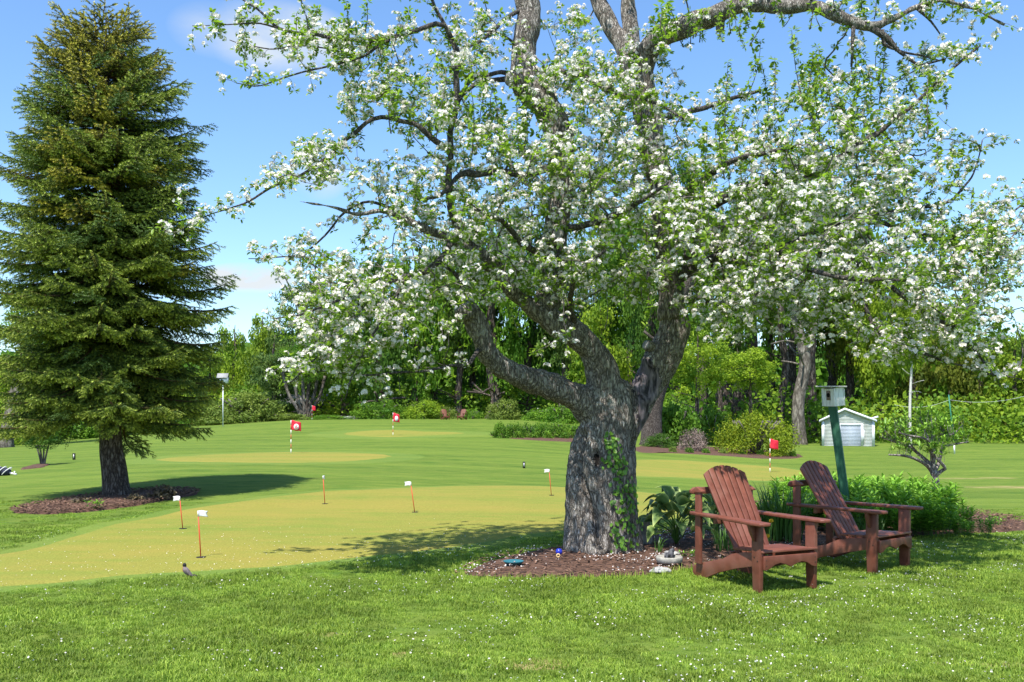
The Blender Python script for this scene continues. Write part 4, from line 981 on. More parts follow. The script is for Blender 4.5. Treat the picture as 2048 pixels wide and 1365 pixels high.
def keep(o, root):
    o.parent = root; o.matrix_parent_inverse = (Matrix.Translation(root.location)).inverted(); return o
mb = MB(); rows = np.array([[*spr(238, 1012), .34], [*spr(236, 1000), .275], [*spr(233, 975), .235], [*spr(228, 930), .205], [*spr(222, 875), .19], [*spr(216, 700), .15], [*spr(213, 400), .09], [*spr(212, 150), .045], [*spr(212, 14), .012]])
Ps = spline(rows, .08); tube(mb, Ps[:, :3], Ps[:, 3], 22)
Vb = mb.V[0]; nb = len(Vb)-2; C = np.repeat(Ps[:, :3], 22, axis=0); d = Vb[:nb]-C; d /= np.linalg.norm(d, axis=1)[:, None]
Vb[:nb] += d*np.array([mnoise.noise((a*6, b*6, c*1.6))*.035 for a, b, c in Vb[:nb]])[:, None]
keep(mb.obj('trunk', m_sbark, smooth=True), spruce)
bm_ = {}
for key, L_ in (('s', .6), ('m', 1.15), ('l', 1.8)):
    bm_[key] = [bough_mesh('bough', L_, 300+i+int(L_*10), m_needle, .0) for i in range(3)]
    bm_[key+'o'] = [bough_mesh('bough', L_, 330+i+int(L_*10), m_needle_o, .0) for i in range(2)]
LEN = {'s': .6, 'm': 1.15, 'l': 1.8}
zz = np.array([1.0, 1.3, 2.2, 3.55, 4.9, 6.0, 6.7, 7.57, 8.0, 8.46, 8.64, 8.85]); rp = np.array([1.4, 1.8, 2.02, 2.07, 1.92, 1.74, 1.53, 1.15, .82, .38, .2, .1])
sg = np.random.default_rng(11)
def trunk_at(z):
    k = np.argmin(np.abs(Ps[:, 2]-sp_base[2]-z)); return Ps[k, :3]
levels = []
z = 1.85
while z < 8.22: levels.append(z); z += .33 if z < 6 else (.24 if z < 7.5 else .15)
nbough = 0
extra = MB()
for z in levels:
    r0 = float(np.interp(z, zz, rp)); nb_ = int(np.clip(2*math.pi*r0/.66, 8 if z < 8 else 10, 18)); ph = sg.uniform(0, 6.28)
    for i_ in range(nb_):
        a = ph+i_*2*math.pi/nb_+sg.normal()*.12; r = r0*sg.uniform(.84, 1.04)*(1+.07*math.sin(a*3+z*2)); zj = z+sg.normal()*.07
        el_ = np.interp(z, [1.2, 2.2, 5, 7, 8.0, 8.3, 8.6], [-27, -17, -5, 8, 22, 42, 66])+sg.normal()*5
        key = 's' if r < .85 else ('m' if r < 1.55 else 'l')
        gold = sg.random() < np.interp(z, [4, 6.0, 7.2, 8.2], [.0, .12, .65, 1])+.03
        c = trunk_at(zj); zoff = (0.0 if z > 6 else .10*r)
        me_ = bm_[key+('o' if gold else '')]; me_ = me_[int(sg.integers(len(me_)))]
        rr = max(.22, min(r/math.cos(R(min(45, abs(el_))))*.98, (8.62-zj)/max(.01, math.sin(R(el_))) if el_ > 10 else 9))
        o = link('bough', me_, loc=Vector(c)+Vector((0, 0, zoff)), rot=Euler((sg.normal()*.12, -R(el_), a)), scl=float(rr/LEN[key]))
        keep(o, spruce); nbough += 1
print('boughs', nbough)
# inner twiggy mass between the boughs
im = MB(); src = bm_['s'][0]
nv = len(src.vertices); Vs = np.empty(nv*3, np.float32); src.vertices.foreach_get('co', Vs); Vs = Vs.reshape(-1, 3)
ntri = [p for p in src.polygons if len(p.vertices) == 3]; Ft = np.array([tuple(p.vertices) for p in ntri])
sel = Ft; used = np.unique(sel); mp_ = -np.ones(nv, int); mp_[used] = np.arange(len(used)); sel = mp_[sel]; Vs = Vs[used]
n_ = 110; pz = sg.uniform(1.2, 8.3, n_); pr = np.interp(pz, zz, rp)*np.sqrt(sg.uniform(.05, .5, n_)); pa = sg.uniform(0, 6.28, n_)
pos = np.array([trunk_at(z_) for z_ in pz])+np.stack([pr*np.cos(pa), pr*np.sin(pa), 0*pa], -1)
Rr = np.array([np.array(Euler((sg.normal()*.3, sg.normal()*.3+.1, a_)).to_matrix()) for a_ in pa])
keep_tri = sel[::2]
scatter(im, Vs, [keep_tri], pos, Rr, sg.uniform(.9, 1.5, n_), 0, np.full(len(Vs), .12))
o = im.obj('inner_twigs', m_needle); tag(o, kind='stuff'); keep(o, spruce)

# ------------------------------------------------------------------ wooden garden chairs
def board(pts, axis, a0, a1, bev=.003):
    mb = MB(); prism(mb, pts, axis, a0, a1); me = mb.mesh('board', m_chair); fix_normals(me); return bevel_mesh(me, bev)
def bbox_board(c, s, rot=None, bev=.003):
    mb = MB(); box(mb, (0, 0, 0), s); me = mb.mesh('board', m_chair); bevel_mesh(me, bev); M_ = Matrix.Translation(c) @ (rot.to_matrix().to_4x4() if rot else Matrix()); me.transform(M_); return me
def named(me, n): me.name = n; return me
def add_part(root, nm, me, parent=None, smooth=False):
    me.name = nm; o = link(nm, me); o.parent = parent or root; return o
def make_chair(label, group):
    t = empty('garden_chair', (0, 0, 0), label, 'chair', group=group)
    for s in (-1, 1):
        leg = [(-.112, .57), (.0, .57), (.0, .33), (-.008, .0), (-.098, .0), (-.112, .33)]
        lo = add_part(t, 'leg', board(leg, 'x', s*.285-.018+(.006*s), s*.285+.018+(.006*s)))
        # stringer: back rail that runs from the seat front down to the rear foot
        st = [(y_, z_ if z_ < .1 else z_-.055*min(1, (z_-.1)/.2)) for y_, z_ in [(-.004, .372), (-.004, .265), (-.10, .262), (-.35, .185), (-.62, .085), (-.80, .012), (-.90, -.008), (-.985, .0), (-1.015, .035), (-1.0, .085), (-.955, .125), (-.86, .155), (-.72, .205), (-.56, .262), (-.44, .33), (-.28, .365), (-.16, .378), (-.08, .385)]]
        add_part(t, 'side_rail', board(st, 'x', s*.250-.015, s*.250+.015))
        arm = [(s*.25, -.98), (s*.31, -1.0), (s*.34, -.94), (s*.355, -.55), (s*.385, -.15), (s*.40, .02), (s*.385, .085), (s*.35, .105), (s*.29, .105), (s*.262, .08), (s*.255, -.1), (s*.25, -.45)]
        if s < 0: arm = arm[::-1]
        add_part(t, 'armrest', board(arm, 'z', .573, .600, .007))
        br_ = [(-.085, .572), (-.03, .572), (-.03, .46), (-.075, .53)] 
        add_part(t, 'arm_bracket', board([(s*.31, .572), (s*.375, .572), (s*.365, .52), (s*.325, .44), (s*.31, .43)], 'y', -.085, -.055, .002))
        post = [(-.925, .802), (-.845, .802), (-.845, .13), (-.925, .13)]
        add_part(t, 'rear_post', board(post, 'x', s*.289-.013, s*.289+.013))
    rail = [(-.34, .80), (-.30, .825), (.30, .825), (.34, .80), (.34, .775), (.30, .762), (-.30, .762), (-.34, .775)]
    add_part(t, 'back_rail', board([(x, z) for x, z in rail], 'y', -.960, -.930))
    add_part(t, 'back_rail', bbox_board(Vector((0, -.705, .545)), (.50, .03, .07)))
    add_part(t, 'back_rail', bbox_board(Vector((0, -.50, .262)), (.466, .03, .05)))
    # rail end caps over the rear posts
    for s in (-1, 1): add_part(t, 'rail_cap', board([(-.985, .785), (-.90, .835), (-.815, .80), (-.815, .788), (-.985, .772)], 'x', s*.289-.022, s*.289+.022, .002))
    # back slats
    import mathutils
    lean = math.atan2(.50, .80); nS = 7
    for i_ in range(nS):
        k = i_-(nS-1)/2; xb = k*.056; xt = k*.069; wb_, wt_ = .045, .054
        e0 = -.0125*.9*2*k; 
        def topz(x): kk = x/.069; return .915-.0075*kk*kk
        zl = .0
        out = [(xb-wb_/2, zl), (xb+wb_/2, zl), (xt+wt_/2, topz(xt+wt_/2)), (xt+wt_/4, topz(xt+wt_/4)), (xt, topz(xt)), (xt-wt_/4, topz(xt-wt_/4)), (xt-wt_/2, topz(xt-wt_/2))]
        me_ = board(out, 'y', -.010, .010, .003)
        me_.transform(Matrix.Translation((0, -.445, .245)) @ Matrix.Rotation(lean, 4, 'X'))
        add_part(t, 'back_slat', me_)
    # seat slats
    sl = math.atan2(.115, .42)
    for i_ in range(5):
        u = (i_+.5)/5; y = -.005-.088*i_-.044+.02; z = .345-.02*i_/5
        add_part(t, 'seat_slat', bbox_board(Vector((0, y, z)), (.530 if i_ else .60, .083, .021), Euler((.03 if i_ else .10, 0, 0)), .004))
    ap_ = [(-.285, .368), (.285, .368), (.285, .255), (.272, .25), (.225, .262), (.17, .295), (.115, .305), (.06, .292), (0, .268), (-.06, .292), (-.115, .305), (-.17, .295), (-.225, .262), (-.272, .25), (-.285, .255)]
    apx = [(x, z-.055) for x, z in ap_][::-1]
    add_part(t, 'front_apron', board(apx, 'y', .0025, .024, .003))
    # screws
    scr = MB(); 
    for s in (-1, 1):
        for z in (.235, .28): tube(scr, [[s*.262, .0235, z], [s*.262, .0262, z]], .0045, 8)
        for y, z in ((-.035, .27), (-.075, .30)): tube(scr, [[s*.307, y, z], [s*.3125, y, z]], .006, 8)
    o = scr.obj('screws', m_screw, parent=t); o['kind'] = 'stuff'
    return t
def set_chair(t, f, org, z=0.0):
    t.location = (org[0], org[1], z); t.rotation_euler = (0, 0, math.atan2(-f[0], f[1]))
ch1 = make_chair('reddish brown slatted wooden garden chair nearer the apple trunk', 'brown wooden garden chairs')
set_chair(ch1, (.42, -.907), (2.35, 8.05), .004)
ch2 = copy_thing(ch1, (3.66, 9.1, .004), math.atan2(-.62, -.78), 'reddish brown slatted wooden garden chair on the right, in front of the green birdhouse post')
for i_, (px, py, fx, lab) in enumerate([(893, 840, .35, 'tiny far brown garden chair on the hill crest, left one of the distant pair'), (920, 840, -.35, 'tiny far brown garden chair on the hill crest, right one of the distant pair')]):
    p = gp(px, py, 96); p = on(px, min(p[1], 92)); copy_thing(ch1, Vector(p), math.atan2(-fx, -.9), lab, 'distant garden chairs', 1.0)

# ------------------------------------------------------------------ birdhouse on its green post
m_white = mat('weathered_white_paint', (.50, .50, .50), (.80, .80, .79), 9, .6, bump=.35, bscale=28, stretch=(6, 6, 1), lo=.32, hi=.5, bdist=.004)
m_roofb = mat('grey_birdhouse_roof', (.42, .41, .38), (.62, .61, .57), 12, .7, bump=.3, bscale=30)
m_gpost = mat('green_paint', (.022, .095, .055), (.045, .145, .085), 7, .55, bump=.3, bscale=30, stretch=(8, 8, .8))
PY = 12.4
pb = at(1702, 1080, PY); pt_ = at(1667, 812, PY); gz = float(H(pb[0], PY)); pb[2] = gz-.05
post = empty('birdhouse_post', Vector(pb), 'leaning dark green wooden post rising out of the leafy flower bed', 'post')
ax_ = Vector(pt_-pb); Lp = ax_.length; q_ = ax_.to_track_quat('Z', 'Y'); post.rotation_mode = 'QUATERNION'; post.rotation_quaternion = q_ @ Euler((0, 0, R(-32))).to_quaternion()
for (c, s_) in (((0, 0), (.078, .078)), ((.051, .0), (.022, .10)), ((0.0, -.0505), (.072, .020))):
    mb = MB(); box(mb, (c[0], c[1], Lp/2), (*s_, Lp-(0 if c == (0, 0) else .012))); me_ = mb.mesh('post_board', m_gpost); bevel_mesh(me_, .004); o = link('post_board', me_); o.parent = post
bh = empty('birdhouse', Vector(pt_), 'small weathered white birdhouse on top of the leaning green post', 'birdhouse', rz=R(-38))
bh.rotation_euler = (R(1.5), R(-5), R(32)); bh.scale = (.9, .9, .95)
# local: -x side holds the entrance board, front = -y
w, dp, h = .205, .205, .25
for nm, c, s_, rt in (('wall', (0, -dp/2, h/2), (w, .016, h), None), ('wall', (0, dp/2, h/2), (w, .016, h), None), ('wall', (-w/2-.004, 0, h/2-.004), (.016, dp+.018, h-.01), None), ('wall', (w/2+.004, 0, h/2-.012), (.016, dp+.024, h-.02), None), ('base', (0, 0, .008), (w-.02, dp-.02, .016), None)):
    mb = MB(); box(mb, (0, 0, 0), s_); me_ = mb.mesh(nm, m_white); bevel_mesh(me_, .002); o = link(nm, me_, loc=c, rot=rt); o.parent = bh
mb = MB(); box(mb, (0, 0, 0), (w+.13, dp+.08, .018)); me_ = mb.mesh('roof', m_roofb); bevel_mesh(me_, .003); o = link('roof', me_, loc=(-.045, -.01, h+.018), rot=(0, R(4), 0)); o.parent = bh
mb = MB(); P_ = [[-w/2-.013, -.01, h*.62], [-w/2-.018, -.01, h*.62]]; tube(mb, P_, .030, 20); o = mb.obj('entrance_hole', m_dark); o.parent = bh
m_oldw = mat('bare_wood', (.16, .11, .09), (.30, .23, .2), 14, .85, bump=.3)
mb = MB(); box(mb, (-w/2-.0125, -.01, h*.60), (.003, .075, .13)); o = mb.obj('worn_patch', m_oldw); o.parent = bh

# ------------------------------------------------------------------ white practice-green flags
m_red = mat('red_pole', (.55, .045, .025), (.62, .06, .03), 8, .4)
m_fw = mat('white_flag', (.80, .80, .80), (.86, .86, .85), 8, .6, trans=.2)
m_cup = mat('cup_black', (.01, .01, .01), rough=.8)
def cloth(w, h, fn, nx=8, nz=6):
    V = []; 
    for i_ in range(nx+1):
        for j_ in range(nz+1):
            u, v = i_/nx, j_/nz; V.append(fn(u, v, w, h))
    Q = [(i_*(nz+1)+j_, (i_+1)*(nz+1)+j_, (i_+1)*(nz+1)+j_+1, i_*(nz+1)+j_+1) for i_ in range(nx) for j_ in range(nz)]
    mb = MB(); mb.add(np.array(V), np.array(Q)); return mb
for (px, py, ytop, tx, dirn, lab) in [
    (402, 1118, 1022, 396, 1, 'white swallowtail flag on a thin red pin, right above the bird'),
    (366, 1060, 993, 359, -1, 'white swallowtail flag on a thin red pin, beside the spruce bed'),
    (650, 1010, 952, 646, 0, 'thin red pin whose little flag is seen edge-on, middle left of the near green'),
    (830, 1027, 964, 821, -1, 'white flag on a leaning red pin in the middle of the near green'),
    (1103, 993, 939, 1098, -1, 'white flag on a thin red pin just left of the apple trunk')]:
    b = gp(px, py); s_ = F/b[1]; t = empty('putting_flag', Vector(b), lab, 'flag', group='white practice flags on the near green')
    topv = Vector(at(tx, ytop, b[1])-b); mb = MB(); tube(mb, [[0, 0, -.02], list(topv*.88)], .006, 8); o = mb.obj('pin', m_red); o.parent = t
    mb = MB(); tube(mb, [list(topv*.88), list(topv)], .0075, 8); o = mb.obj('pin_sleeve', m_fw); o.parent = t
    w_, h_ = .098, .062; dx, dy = (dirn, .25) if dirn else (.12, 1)
    def fn(u, v, w, h):
        x = u*w*(1-.22*(1-abs(2*v-1))*(u > .99)); return [topv.x+dx*x, topv.y+dy*x+.006*math.sin(u*7), topv.z-h*v+.004*math.sin(u*5)]
    o = cloth(w_, h_, fn).obj('flag_cloth', m_fw, smooth=True); sd = o.modifiers.new('s', 'SOLIDIFY'); sd.thickness = .0015; o.parent = t
    mb = MB(); tube(mb, [[0, 0, .010], [0, 0, .0185]], .05, 20); o = mb.obj('hole', m_cup); o.parent = t

# ------------------------------------------------------------------ red golf flags
m_redf = mat('red_flag', (.60, .015, .04), (.72, .03, .06), 8, .6, trans=.15)
m_pw = mat('pole_white', (.75, .72, .66), rough=.5)
m_po = mat('pole_red', (.50, .10, .06), rough=.5)
def text_mesh(s, size):
    c = bpy.data.curves.new('t', 'FONT'); c.body = s; c.size = size; c.align_x = 'CENTER'; c.align_y = 'CENTER'; c.extrude = .002; c.resolution_u = 3
    o = bpy.data.objects.new('t', c); COL.objects.link(o); d = bpy.context.evaluated_depsgraph_get(); me = bpy.data.meshes.new_from_object(o.evaluated_get(d)); bpy.data.objects.remove(o); return me
for (px, py, ytop, fw, fh, mark, lab) in [
    (582, 908, 841, 20, 20, '6', 'red golf flag with a white oval reading 6, on the middle-left green'),
    (786, 872, 826, 13, 18, 'o', 'red golf flag with a small white mark on the far crest green'),
    (308, 868, 829, 14, 12, 'o', 'red golf flag partly white, seen right of the spruce trunk against the bushes'),
    (624, 848, 829, 7, 10, '', 'small farthest red golf flag behind the crest, in front of the twisted trunks'),
    (1540, 946, 878, 17, 20, '', 'plain red golf flag behind the right green, in front of the yellow-green shrub')]:
    b = gp(px, py, 96) if py > 850 else on(px, 92); s_ = F/b[1]; top = HY-(b[2]-EYE)*s_; Ht = (py-ytop)/s_ if py > 850 else (858-ytop)/s_
    t = empty('golf_flag', Vector(b), lab, 'flag', group='red flags marking the holes')
    n_ = 7; mb = MB()
    for k in range(n_): tube(mb, [[0, 0, Ht*k/n_], [0, 0, Ht*(k+1)/n_]], .0165, 8, k % 2)
    o = mb.obj('pole', [m_pw, m_po]); o.parent = t
    w_, h_ = fw/s_, fh/s_
    def fn(u, v, w, h):
        x = u*w; return [x, .05*w*math.sin(u*6+v*2)+.03*w*u, Ht-.01-h*(v*(1-.12*u))-.24*h*u*u-.0*u+.015*math.sin(u*9)]
    fl = cloth(w_, h_, fn, 10, 8).obj('flag_cloth', m_redf, smooth=True); sd = fl.modifiers.new('s', 'SOLIDIFY'); sd.thickness = .004; fl.parent = t
    if mark:
        mb = MB(); a = np.arange(20)*2*math.pi/20; cx, cz = w_*.55, Ht-.01-h_*.55-.08*h_; Vv = [[cx, -.07*w_-.006, cz]]+[[cx+.26*w_*math.cos(k), -.07*w_-.006, cz+.3*h_*math.sin(k)] for k in a]
        mb.add(Vv, np.array([[0, 1+(k+1) % 20, 1+k] for k in range(20)])); o = mb.obj('white_oval', m_fw); sd = o.modifiers.new('s', 'SOLIDIFY'); sd.thickness = .003; o.parent = fl
    if mark == '6':
        me_ = text_mesh('6', h_*.5); me_.materials.clear(); me_.materials.append(m_redf); o = link('number', me_, rot=(R(90), 0, 0), loc=(cx, -.07*w_-.014, cz)); o.parent = fl

# ------------------------------------------------------------------ robin on the lawn edge
m_rb = mat('robin_back', (.16, .12, .12), (.26, .21, .21), 60, .8); m_rh = mat('robin_head', (.02, .018, .018), rough=.7); m_rbr = mat('robin_breast', (.30, .10, .04), rough=.8); m_beak = mat('beak', (.45, .28, .04), rough=.5); m_rt = mat('robin_tail', (.04, .033, .03), rough=.7)
p = gp(374, 1157); bird = empty('robin', Vector(p), 'small grey-brown robin with a dark head standing at the edge of the near green', 'bird')
prof = np.array([[.062, .028, .004], [.045, .036, .012], [.028, .050, .020], [.008, .066, .027], [-.008, .086, .030], [-.018, .104, .027], [-.022, .118, .020], [-.022, .128, .0165], [-.023, .138, .019], [-.026, .148, .0185], [-.030, .156, .013], [-.034, .160, .006]])
S_ = spline(np.column_stack([prof[:, 0], 0*prof[:, 0], prof[:, 1]-.01, prof[:, 2]]), .003); mb = MB(); tube(mb, S_[:, :3], S_[:, 3], 18)
me_ = mb.mesh('body', [m_rb, m_rh, m_rbr], smooth=True)
for pl in me_.polygons:
    c = pl.center
    if c.z > .118: pl.material_index = 1
    elif pl.normal.x < -.8 and c.z > .03: pl.material_index = 2
o = link('body', me_); o.parent = bird
mb = MB(); tube(mb, [[-.040, 0, .146], [-.058, 0, .142]], [.0035, .0008], 6); o = mb.obj('beak', m_beak); o.parent = bird
for s in (-1, 1):
    mb = MB(); tube(mb, spline(np.array([[0, s*.010, .035], [.004, s*.011, .018], [-.002, s*.011, .0]]), .006), .0016, 5)
    for a in (-.5, 0, .5): tube(mb, [[-.002, s*.011, .002], [-.02*math.cos(a)-.002, s*.011+.02*math.sin(a), .001]], .0011, 4)
    tube(mb, [[-.002, s*.011, .002], [.010, s*.011, .001]], .0011, 4); o = mb.obj('leg', m_beak); o.parent = bird
    Wp = np.array([[-.012, .1], [.006, .092], [.030, .066], [.060, .030], [.052, .026], [.020, .040], [-.004, .068]]); mb = MB(); prism(mb, [(x, z-.008) for x, z in Wp], 'y', s*.0255, s*.0295); me_ = mb.mesh('wing', m_rb); fix_normals(me_); bevel_mesh(me_, .0015); o = link('wing', me_); o.parent = bird
    mb = MB(); tube(mb, [[-.031, s*.0145, .141], [-.0315, s*.0185, .141]], .0025, 8); o = mb.obj('eye', m_cup); o.parent = bird
mb = MB(); prism(mb, [(.050, .030), (.060, .022), (.105, -.003+.008), (.112, .004+.008), (.070, .034)], 'y', -.010, .010); me_ = mb.mesh('tail', m_rt); fix_normals(me_); o = link('tail', me_); o.parent = bird
bird.rotation_euler = (0, 0, R(25)); bird.scale = (.92,)*3

# ------------------------------------------------------------------ small ornaments in the mulch
m_conc = mat('pale_concrete', (.24, .23, .20), (.40, .38, .34), 22, .9, bump=.4, bscale=60)
m_stone = mat('pale_stone', (.22, .22, .22), (.42, .41, .39), 12, .8, bump=.5, bscale=25)
m_figd = mat('dark_figure', (.03, .03, .035), (.10, .10, .11), 30, .6)
m_blue = mat('blue_glaze', (.02, .03, .38), rough=.2, spec=.6); m_gold = mat('tan_glaze', (.62, .45, .22), rough=.4); m_teal = mat('teal_plastic', (.03, .14, .17), rough=.35)
def lathe(mb, prof, seg=32, mi=0):
    n = len(prof); a = np.arange(seg)*2*math.pi/seg; V = np.array([[r*math.cos(t), r*math.sin(t), z] for r, z in prof for t in a])
    i = np.arange(n-1)[:, None]*seg; j = np.arange(seg)[None, :]; j2 = (j+1) % seg
    mb.add(V, [np.stack([i+j, i+j2, i+seg+j2, i+seg+j], -1).reshape(-1, 4)], mi); return mb
c = gp(1342, 1138); t = empty('frog_birdbath', Vector((c[0], c[1]+.1, .035)), 'small round concrete dish with a dark animal figure on its rim', 'birdbath')
mb = MB(); lathe(mb, [(0, .0), (.10, .0), (.128, .02), (.132, .06), (.125, .072), (.108, .07), (.098, .045), (.05, .033), (.002, .03)]); o = mb.obj('dish', m_conc, smooth=True); o.parent = t
mb = MB(); tube(mb, spline(np.array([[.0, .03, .05], [.02, .05, .085], [.035, .06, .115], [.05, .05, .13]]), .01), [.03, .034, .036, .036, .034, .03, .028, .026, .022, .018][:len(spline(np.array([[.0, .03, .05], [.02, .05, .085], [.035, .06, .115], [.05, .05, .13]]), .01))], 12)
o = mb.obj('frog_figure', m_figd, smooth=True); o.parent = t
for s in (-1, 1):
    mb = MB(); tube(mb, spline(np.array([[.02, .05+s*.03, .08], [-.02, .04+s*.05, .085], [-.03, .02+s*.045, .05]]), .01), .011, 8); o = mb.obj('frog_leg', m_figd, smooth=True); o.parent = t
def rock(name, loc, sz, m, seed, label, cat, group=None):
    import bmesh
    bm = bmesh.new(); bmesh.ops.create_icosphere(bm, subdivisions=3, radius=1)
    for v in bm.verts:
        k = 1+.35*mnoise.noise(v.co*1.3+Vector((seed, 0, 0)))+.1*mnoise.noise(v.co*4+Vector((seed, 0, 0))); v.co = Vector((v.co.x*sz[0]*k, v.co.y*sz[1]*k, max(-.3, v.co.z)*sz[2]*k))
    me = bpy.data.meshes.new(name); bm.to_mesh(me); bm.free(); me.materials.append(m)
    o = link(name, me, loc=loc); return tag(o, label, cat, group)
c = gp(1322, 1150); rock('pale_stone', Vector((c[0], c[1]+.05, .03)), (.09, .05, .04), m_stone, 2, 'small pale grey stone lying against the concrete dish at the grass edge', 'stone')
c = gp(1294, 1098); rock('grey_slab_stone', Vector((c[0], c[1]+.12, .10)), (.07, .05, .27), m_stone, 5, 'upright grey stone leaning between the apple trunk and the big-leaved plant', 'stone')
c = gp(1410, 1125); rock('pale_stone', Vector((c[0]-.3, c[1]+.3, .04)), (.09, .06, .03), m_stone, 8, 'flat pale stone behind the rear foot of the nearer chair', 'stone')
c = gp(1118, 1122); t = empty('blue_garden_ornament', Vector((c[0], c[1], .045)), 'tiny cobalt blue ornament with a tan ring, in the mulch left of the trunk', 'ornament')
mb = MB(); lathe(mb, [(0.001, .012), (.02, .014), (.033, .03), (.036, .048), (.03, .066), (.018, .076), (.001, .079)], 20); o = mb.obj('ball', m_blue, smooth=True); o.parent = t
mb = MB(); a = np.linspace(0, 2*math.pi, 25); tube(mb, np.stack([.016*np.cos(a)-.01, -.035+0*a, .010+.016*np.sin(a)], -1), .007, 8, cap=False); o = mb.obj('ring', m_gold, smooth=True); o.parent = t
c = gp(1027, 1137); t = empty('blue_green_dish', Vector((c[0], c[1], .045)), 'shallow dark blue-green dish sunk in the mulch, left of the blue ornament', 'dish')
mb = MB(); lathe(mb, [(0.001, .0), (.08, .0), (.098, .02), (.102, .026), (.095, .026), (.078, .009), (.001, .006)], 28); o = mb.obj('dish_body', m_teal, smooth=True); o.parent = t
# short black marker posts
m_blk = mat('marker_black', (.012, .013, .012), rough=.5)
for (px, py, lab) in ((148, 920, 'short black marker post with a pale stripe on the lawn, left of the spruce trunk'), (1048, 937, 'short black marker post with a pale stripe on the lawn, left of the apple trunk')):
    b = gp(px, py); s_ = F/b[1]; t = empty('marker_post', Vector(b), lab, 'marker', group='black lawn markers')
    mb = MB(); box(mb, (0, 0, 6.5/s_), (5.2/s_, .05, 13/s_)); me_ = mb.mesh('post', m_blk); bevel_mesh(me_, .008); o = link('post', me_); o.parent = t
    mb = MB(); box(mb, (0, -.028, 7/s_), (1.6/s_, .004, 7.5/s_)); o = mb.obj('stripe', m_fw); o.parent = t
# striped golf bag lying at the left edge
b = gp(6, 952); t = empty('golf_bag', Vector(b), 'dark blue and white striped bag lying on the lawn at the far left', 'bag')
m_nv = mat('navy_cloth', (.02, .025, .05), rough=.7)
mb = MB(); tube(mb, spline(np.array([[-.75, 0, .12], [-.4, 0, .13], [0, 0, .12], [.18, 0, .09]]), .06), [.13]*6+[.125]*4+[.12, .11, .10, .09, .08, .07][:max(0, len(spline(np.array([[-.75, 0, .12], [-.4, 0, .13], [0, 0, .12], [.18, 0, .09]]), .06))-10)], 16); o = mb.obj('bag_body', m_nv, smooth=True); o.parent = t
for x in (-.55, -.38, -.2, -.05, .1):
    mb = MB(); a = np.linspace(0, 2*math.pi, 21); r_ = .128 if x < .05 else .105; tube(mb, np.stack([x+.12*np.sin(a), r_*np.cos(a), .115+r_*np.sin(a)], -1), .012, 6, cap=False); o = mb.obj('stripe', m_fw, smooth=True); o.parent = t
mb = MB(); tube(mb, [[.18, 0, .08], [.30, 0, .045], [.36, 0, .04]], [.03, .02, .025], 10); tube(mb, [[.30, 0, .045], [.31, 0, .12]], [.012, .02], 8); o = mb.obj('bag_stand', m_fw, smooth=True); o.parent = t
# ------------------------------------------------------------------ plants round the apple tree
m_hosta = mat('hosta_leaf', (.03, .11, .02), (.46, .55, .18), rough=.5, tint=True, trans=.25, spec=.22)
m_bladeg = mat('iris_leaf', (.02, .07, .015), (.11, .23, .03), rough=.4, tint=True, trans=.25, spec=.4)
m_phlox = mat('perennial_leaf', (.05, .18, .014), (.28, .52, .045), rough=.45, tint=True, trans=.3, spec=.35)
hg = np.random.default_rng(31)
def hosta_leaf(seed, L_=.23, W_=.085):
    g_ = np.random.default_rng(seed); mb = MB(); ns, nw = 9, 6; V = []; T = []
    for i_ in range(ns+1):
        u = i_/ns; w = W_*math.sin(math.pi*min(1, u**.72))**.8*(1 if u < 1 else 0)+.001; cz = .10*math.sin(u*2.1)*1.0-.17*u*u*u+.02
        for j_ in range(nw+1):
            v = j_/nw*2-1; V.append([v*w, u*L_, cz*L_*3+abs(v)**1.5*w*.45+.004*math.sin(u*20+v*3)]); T.append(.26+.08*math.sin(v*14)+(0.75 if abs(v) > .9 or u > .97 else 0))
    Q = [(i_*(nw+1)+j_, i_*(nw+1)+j_+1, (i_+1)*(nw+1)+j_+1, (i_+1)*(nw+1)+j_) for i_ in range(ns) for j_ in range(nw)]
    mb.add(np.array(V), np.array(Q), 0, np.clip(T, 0, 1)); return mb.mesh('leaf', m_hosta, smooth=True)
hl = [hosta_leaf(k, .20+.03*k, .075+.01*k) for k in range(4)]
def hosta(px, py, n, label, R0=.28, sc=1.0):
    b = gp(px, py); b[2] = .05; t = empty('hosta_plant', Vector(b), label, 'plant')
    for k in range(n):
        a = k*2.399+hg.normal()*.2; ring = k/n; rr = R0*(.25+.75*ring)*sc; hz = (.46-.30*ring+hg.normal()*.03)*sc
        p1 = np.array([rr*math.cos(a), rr*math.sin(a), hz]); mb = MB(); tube(mb, spline(np.array([[0, 0, 0], [p1[0]*.35, p1[1]*.35, hz*.7], list(p1)]), .06), .005, 5); o = mb.obj('stalk', m_bladeg, smooth=True); o.parent = t
        pitch = .75-1.25*ring+hg.normal()*.18
        o = link('leaf', hl[int(hg.integers(4))], loc=Vector(p1), rot=Euler((pitch, hg.normal()*.2, a-math.pi/2)), scl=float(hg.uniform(.8, 1.15)*sc)); o.parent = t
hosta(1352, 1098, 36, 'large hosta with broad pale-edged leaves right of the apple trunk', .26, 1.02)
hosta(1435, 1080, 14, 'hosta with pale-edged leaves partly hidden behind the nearer chair', .22, .9)

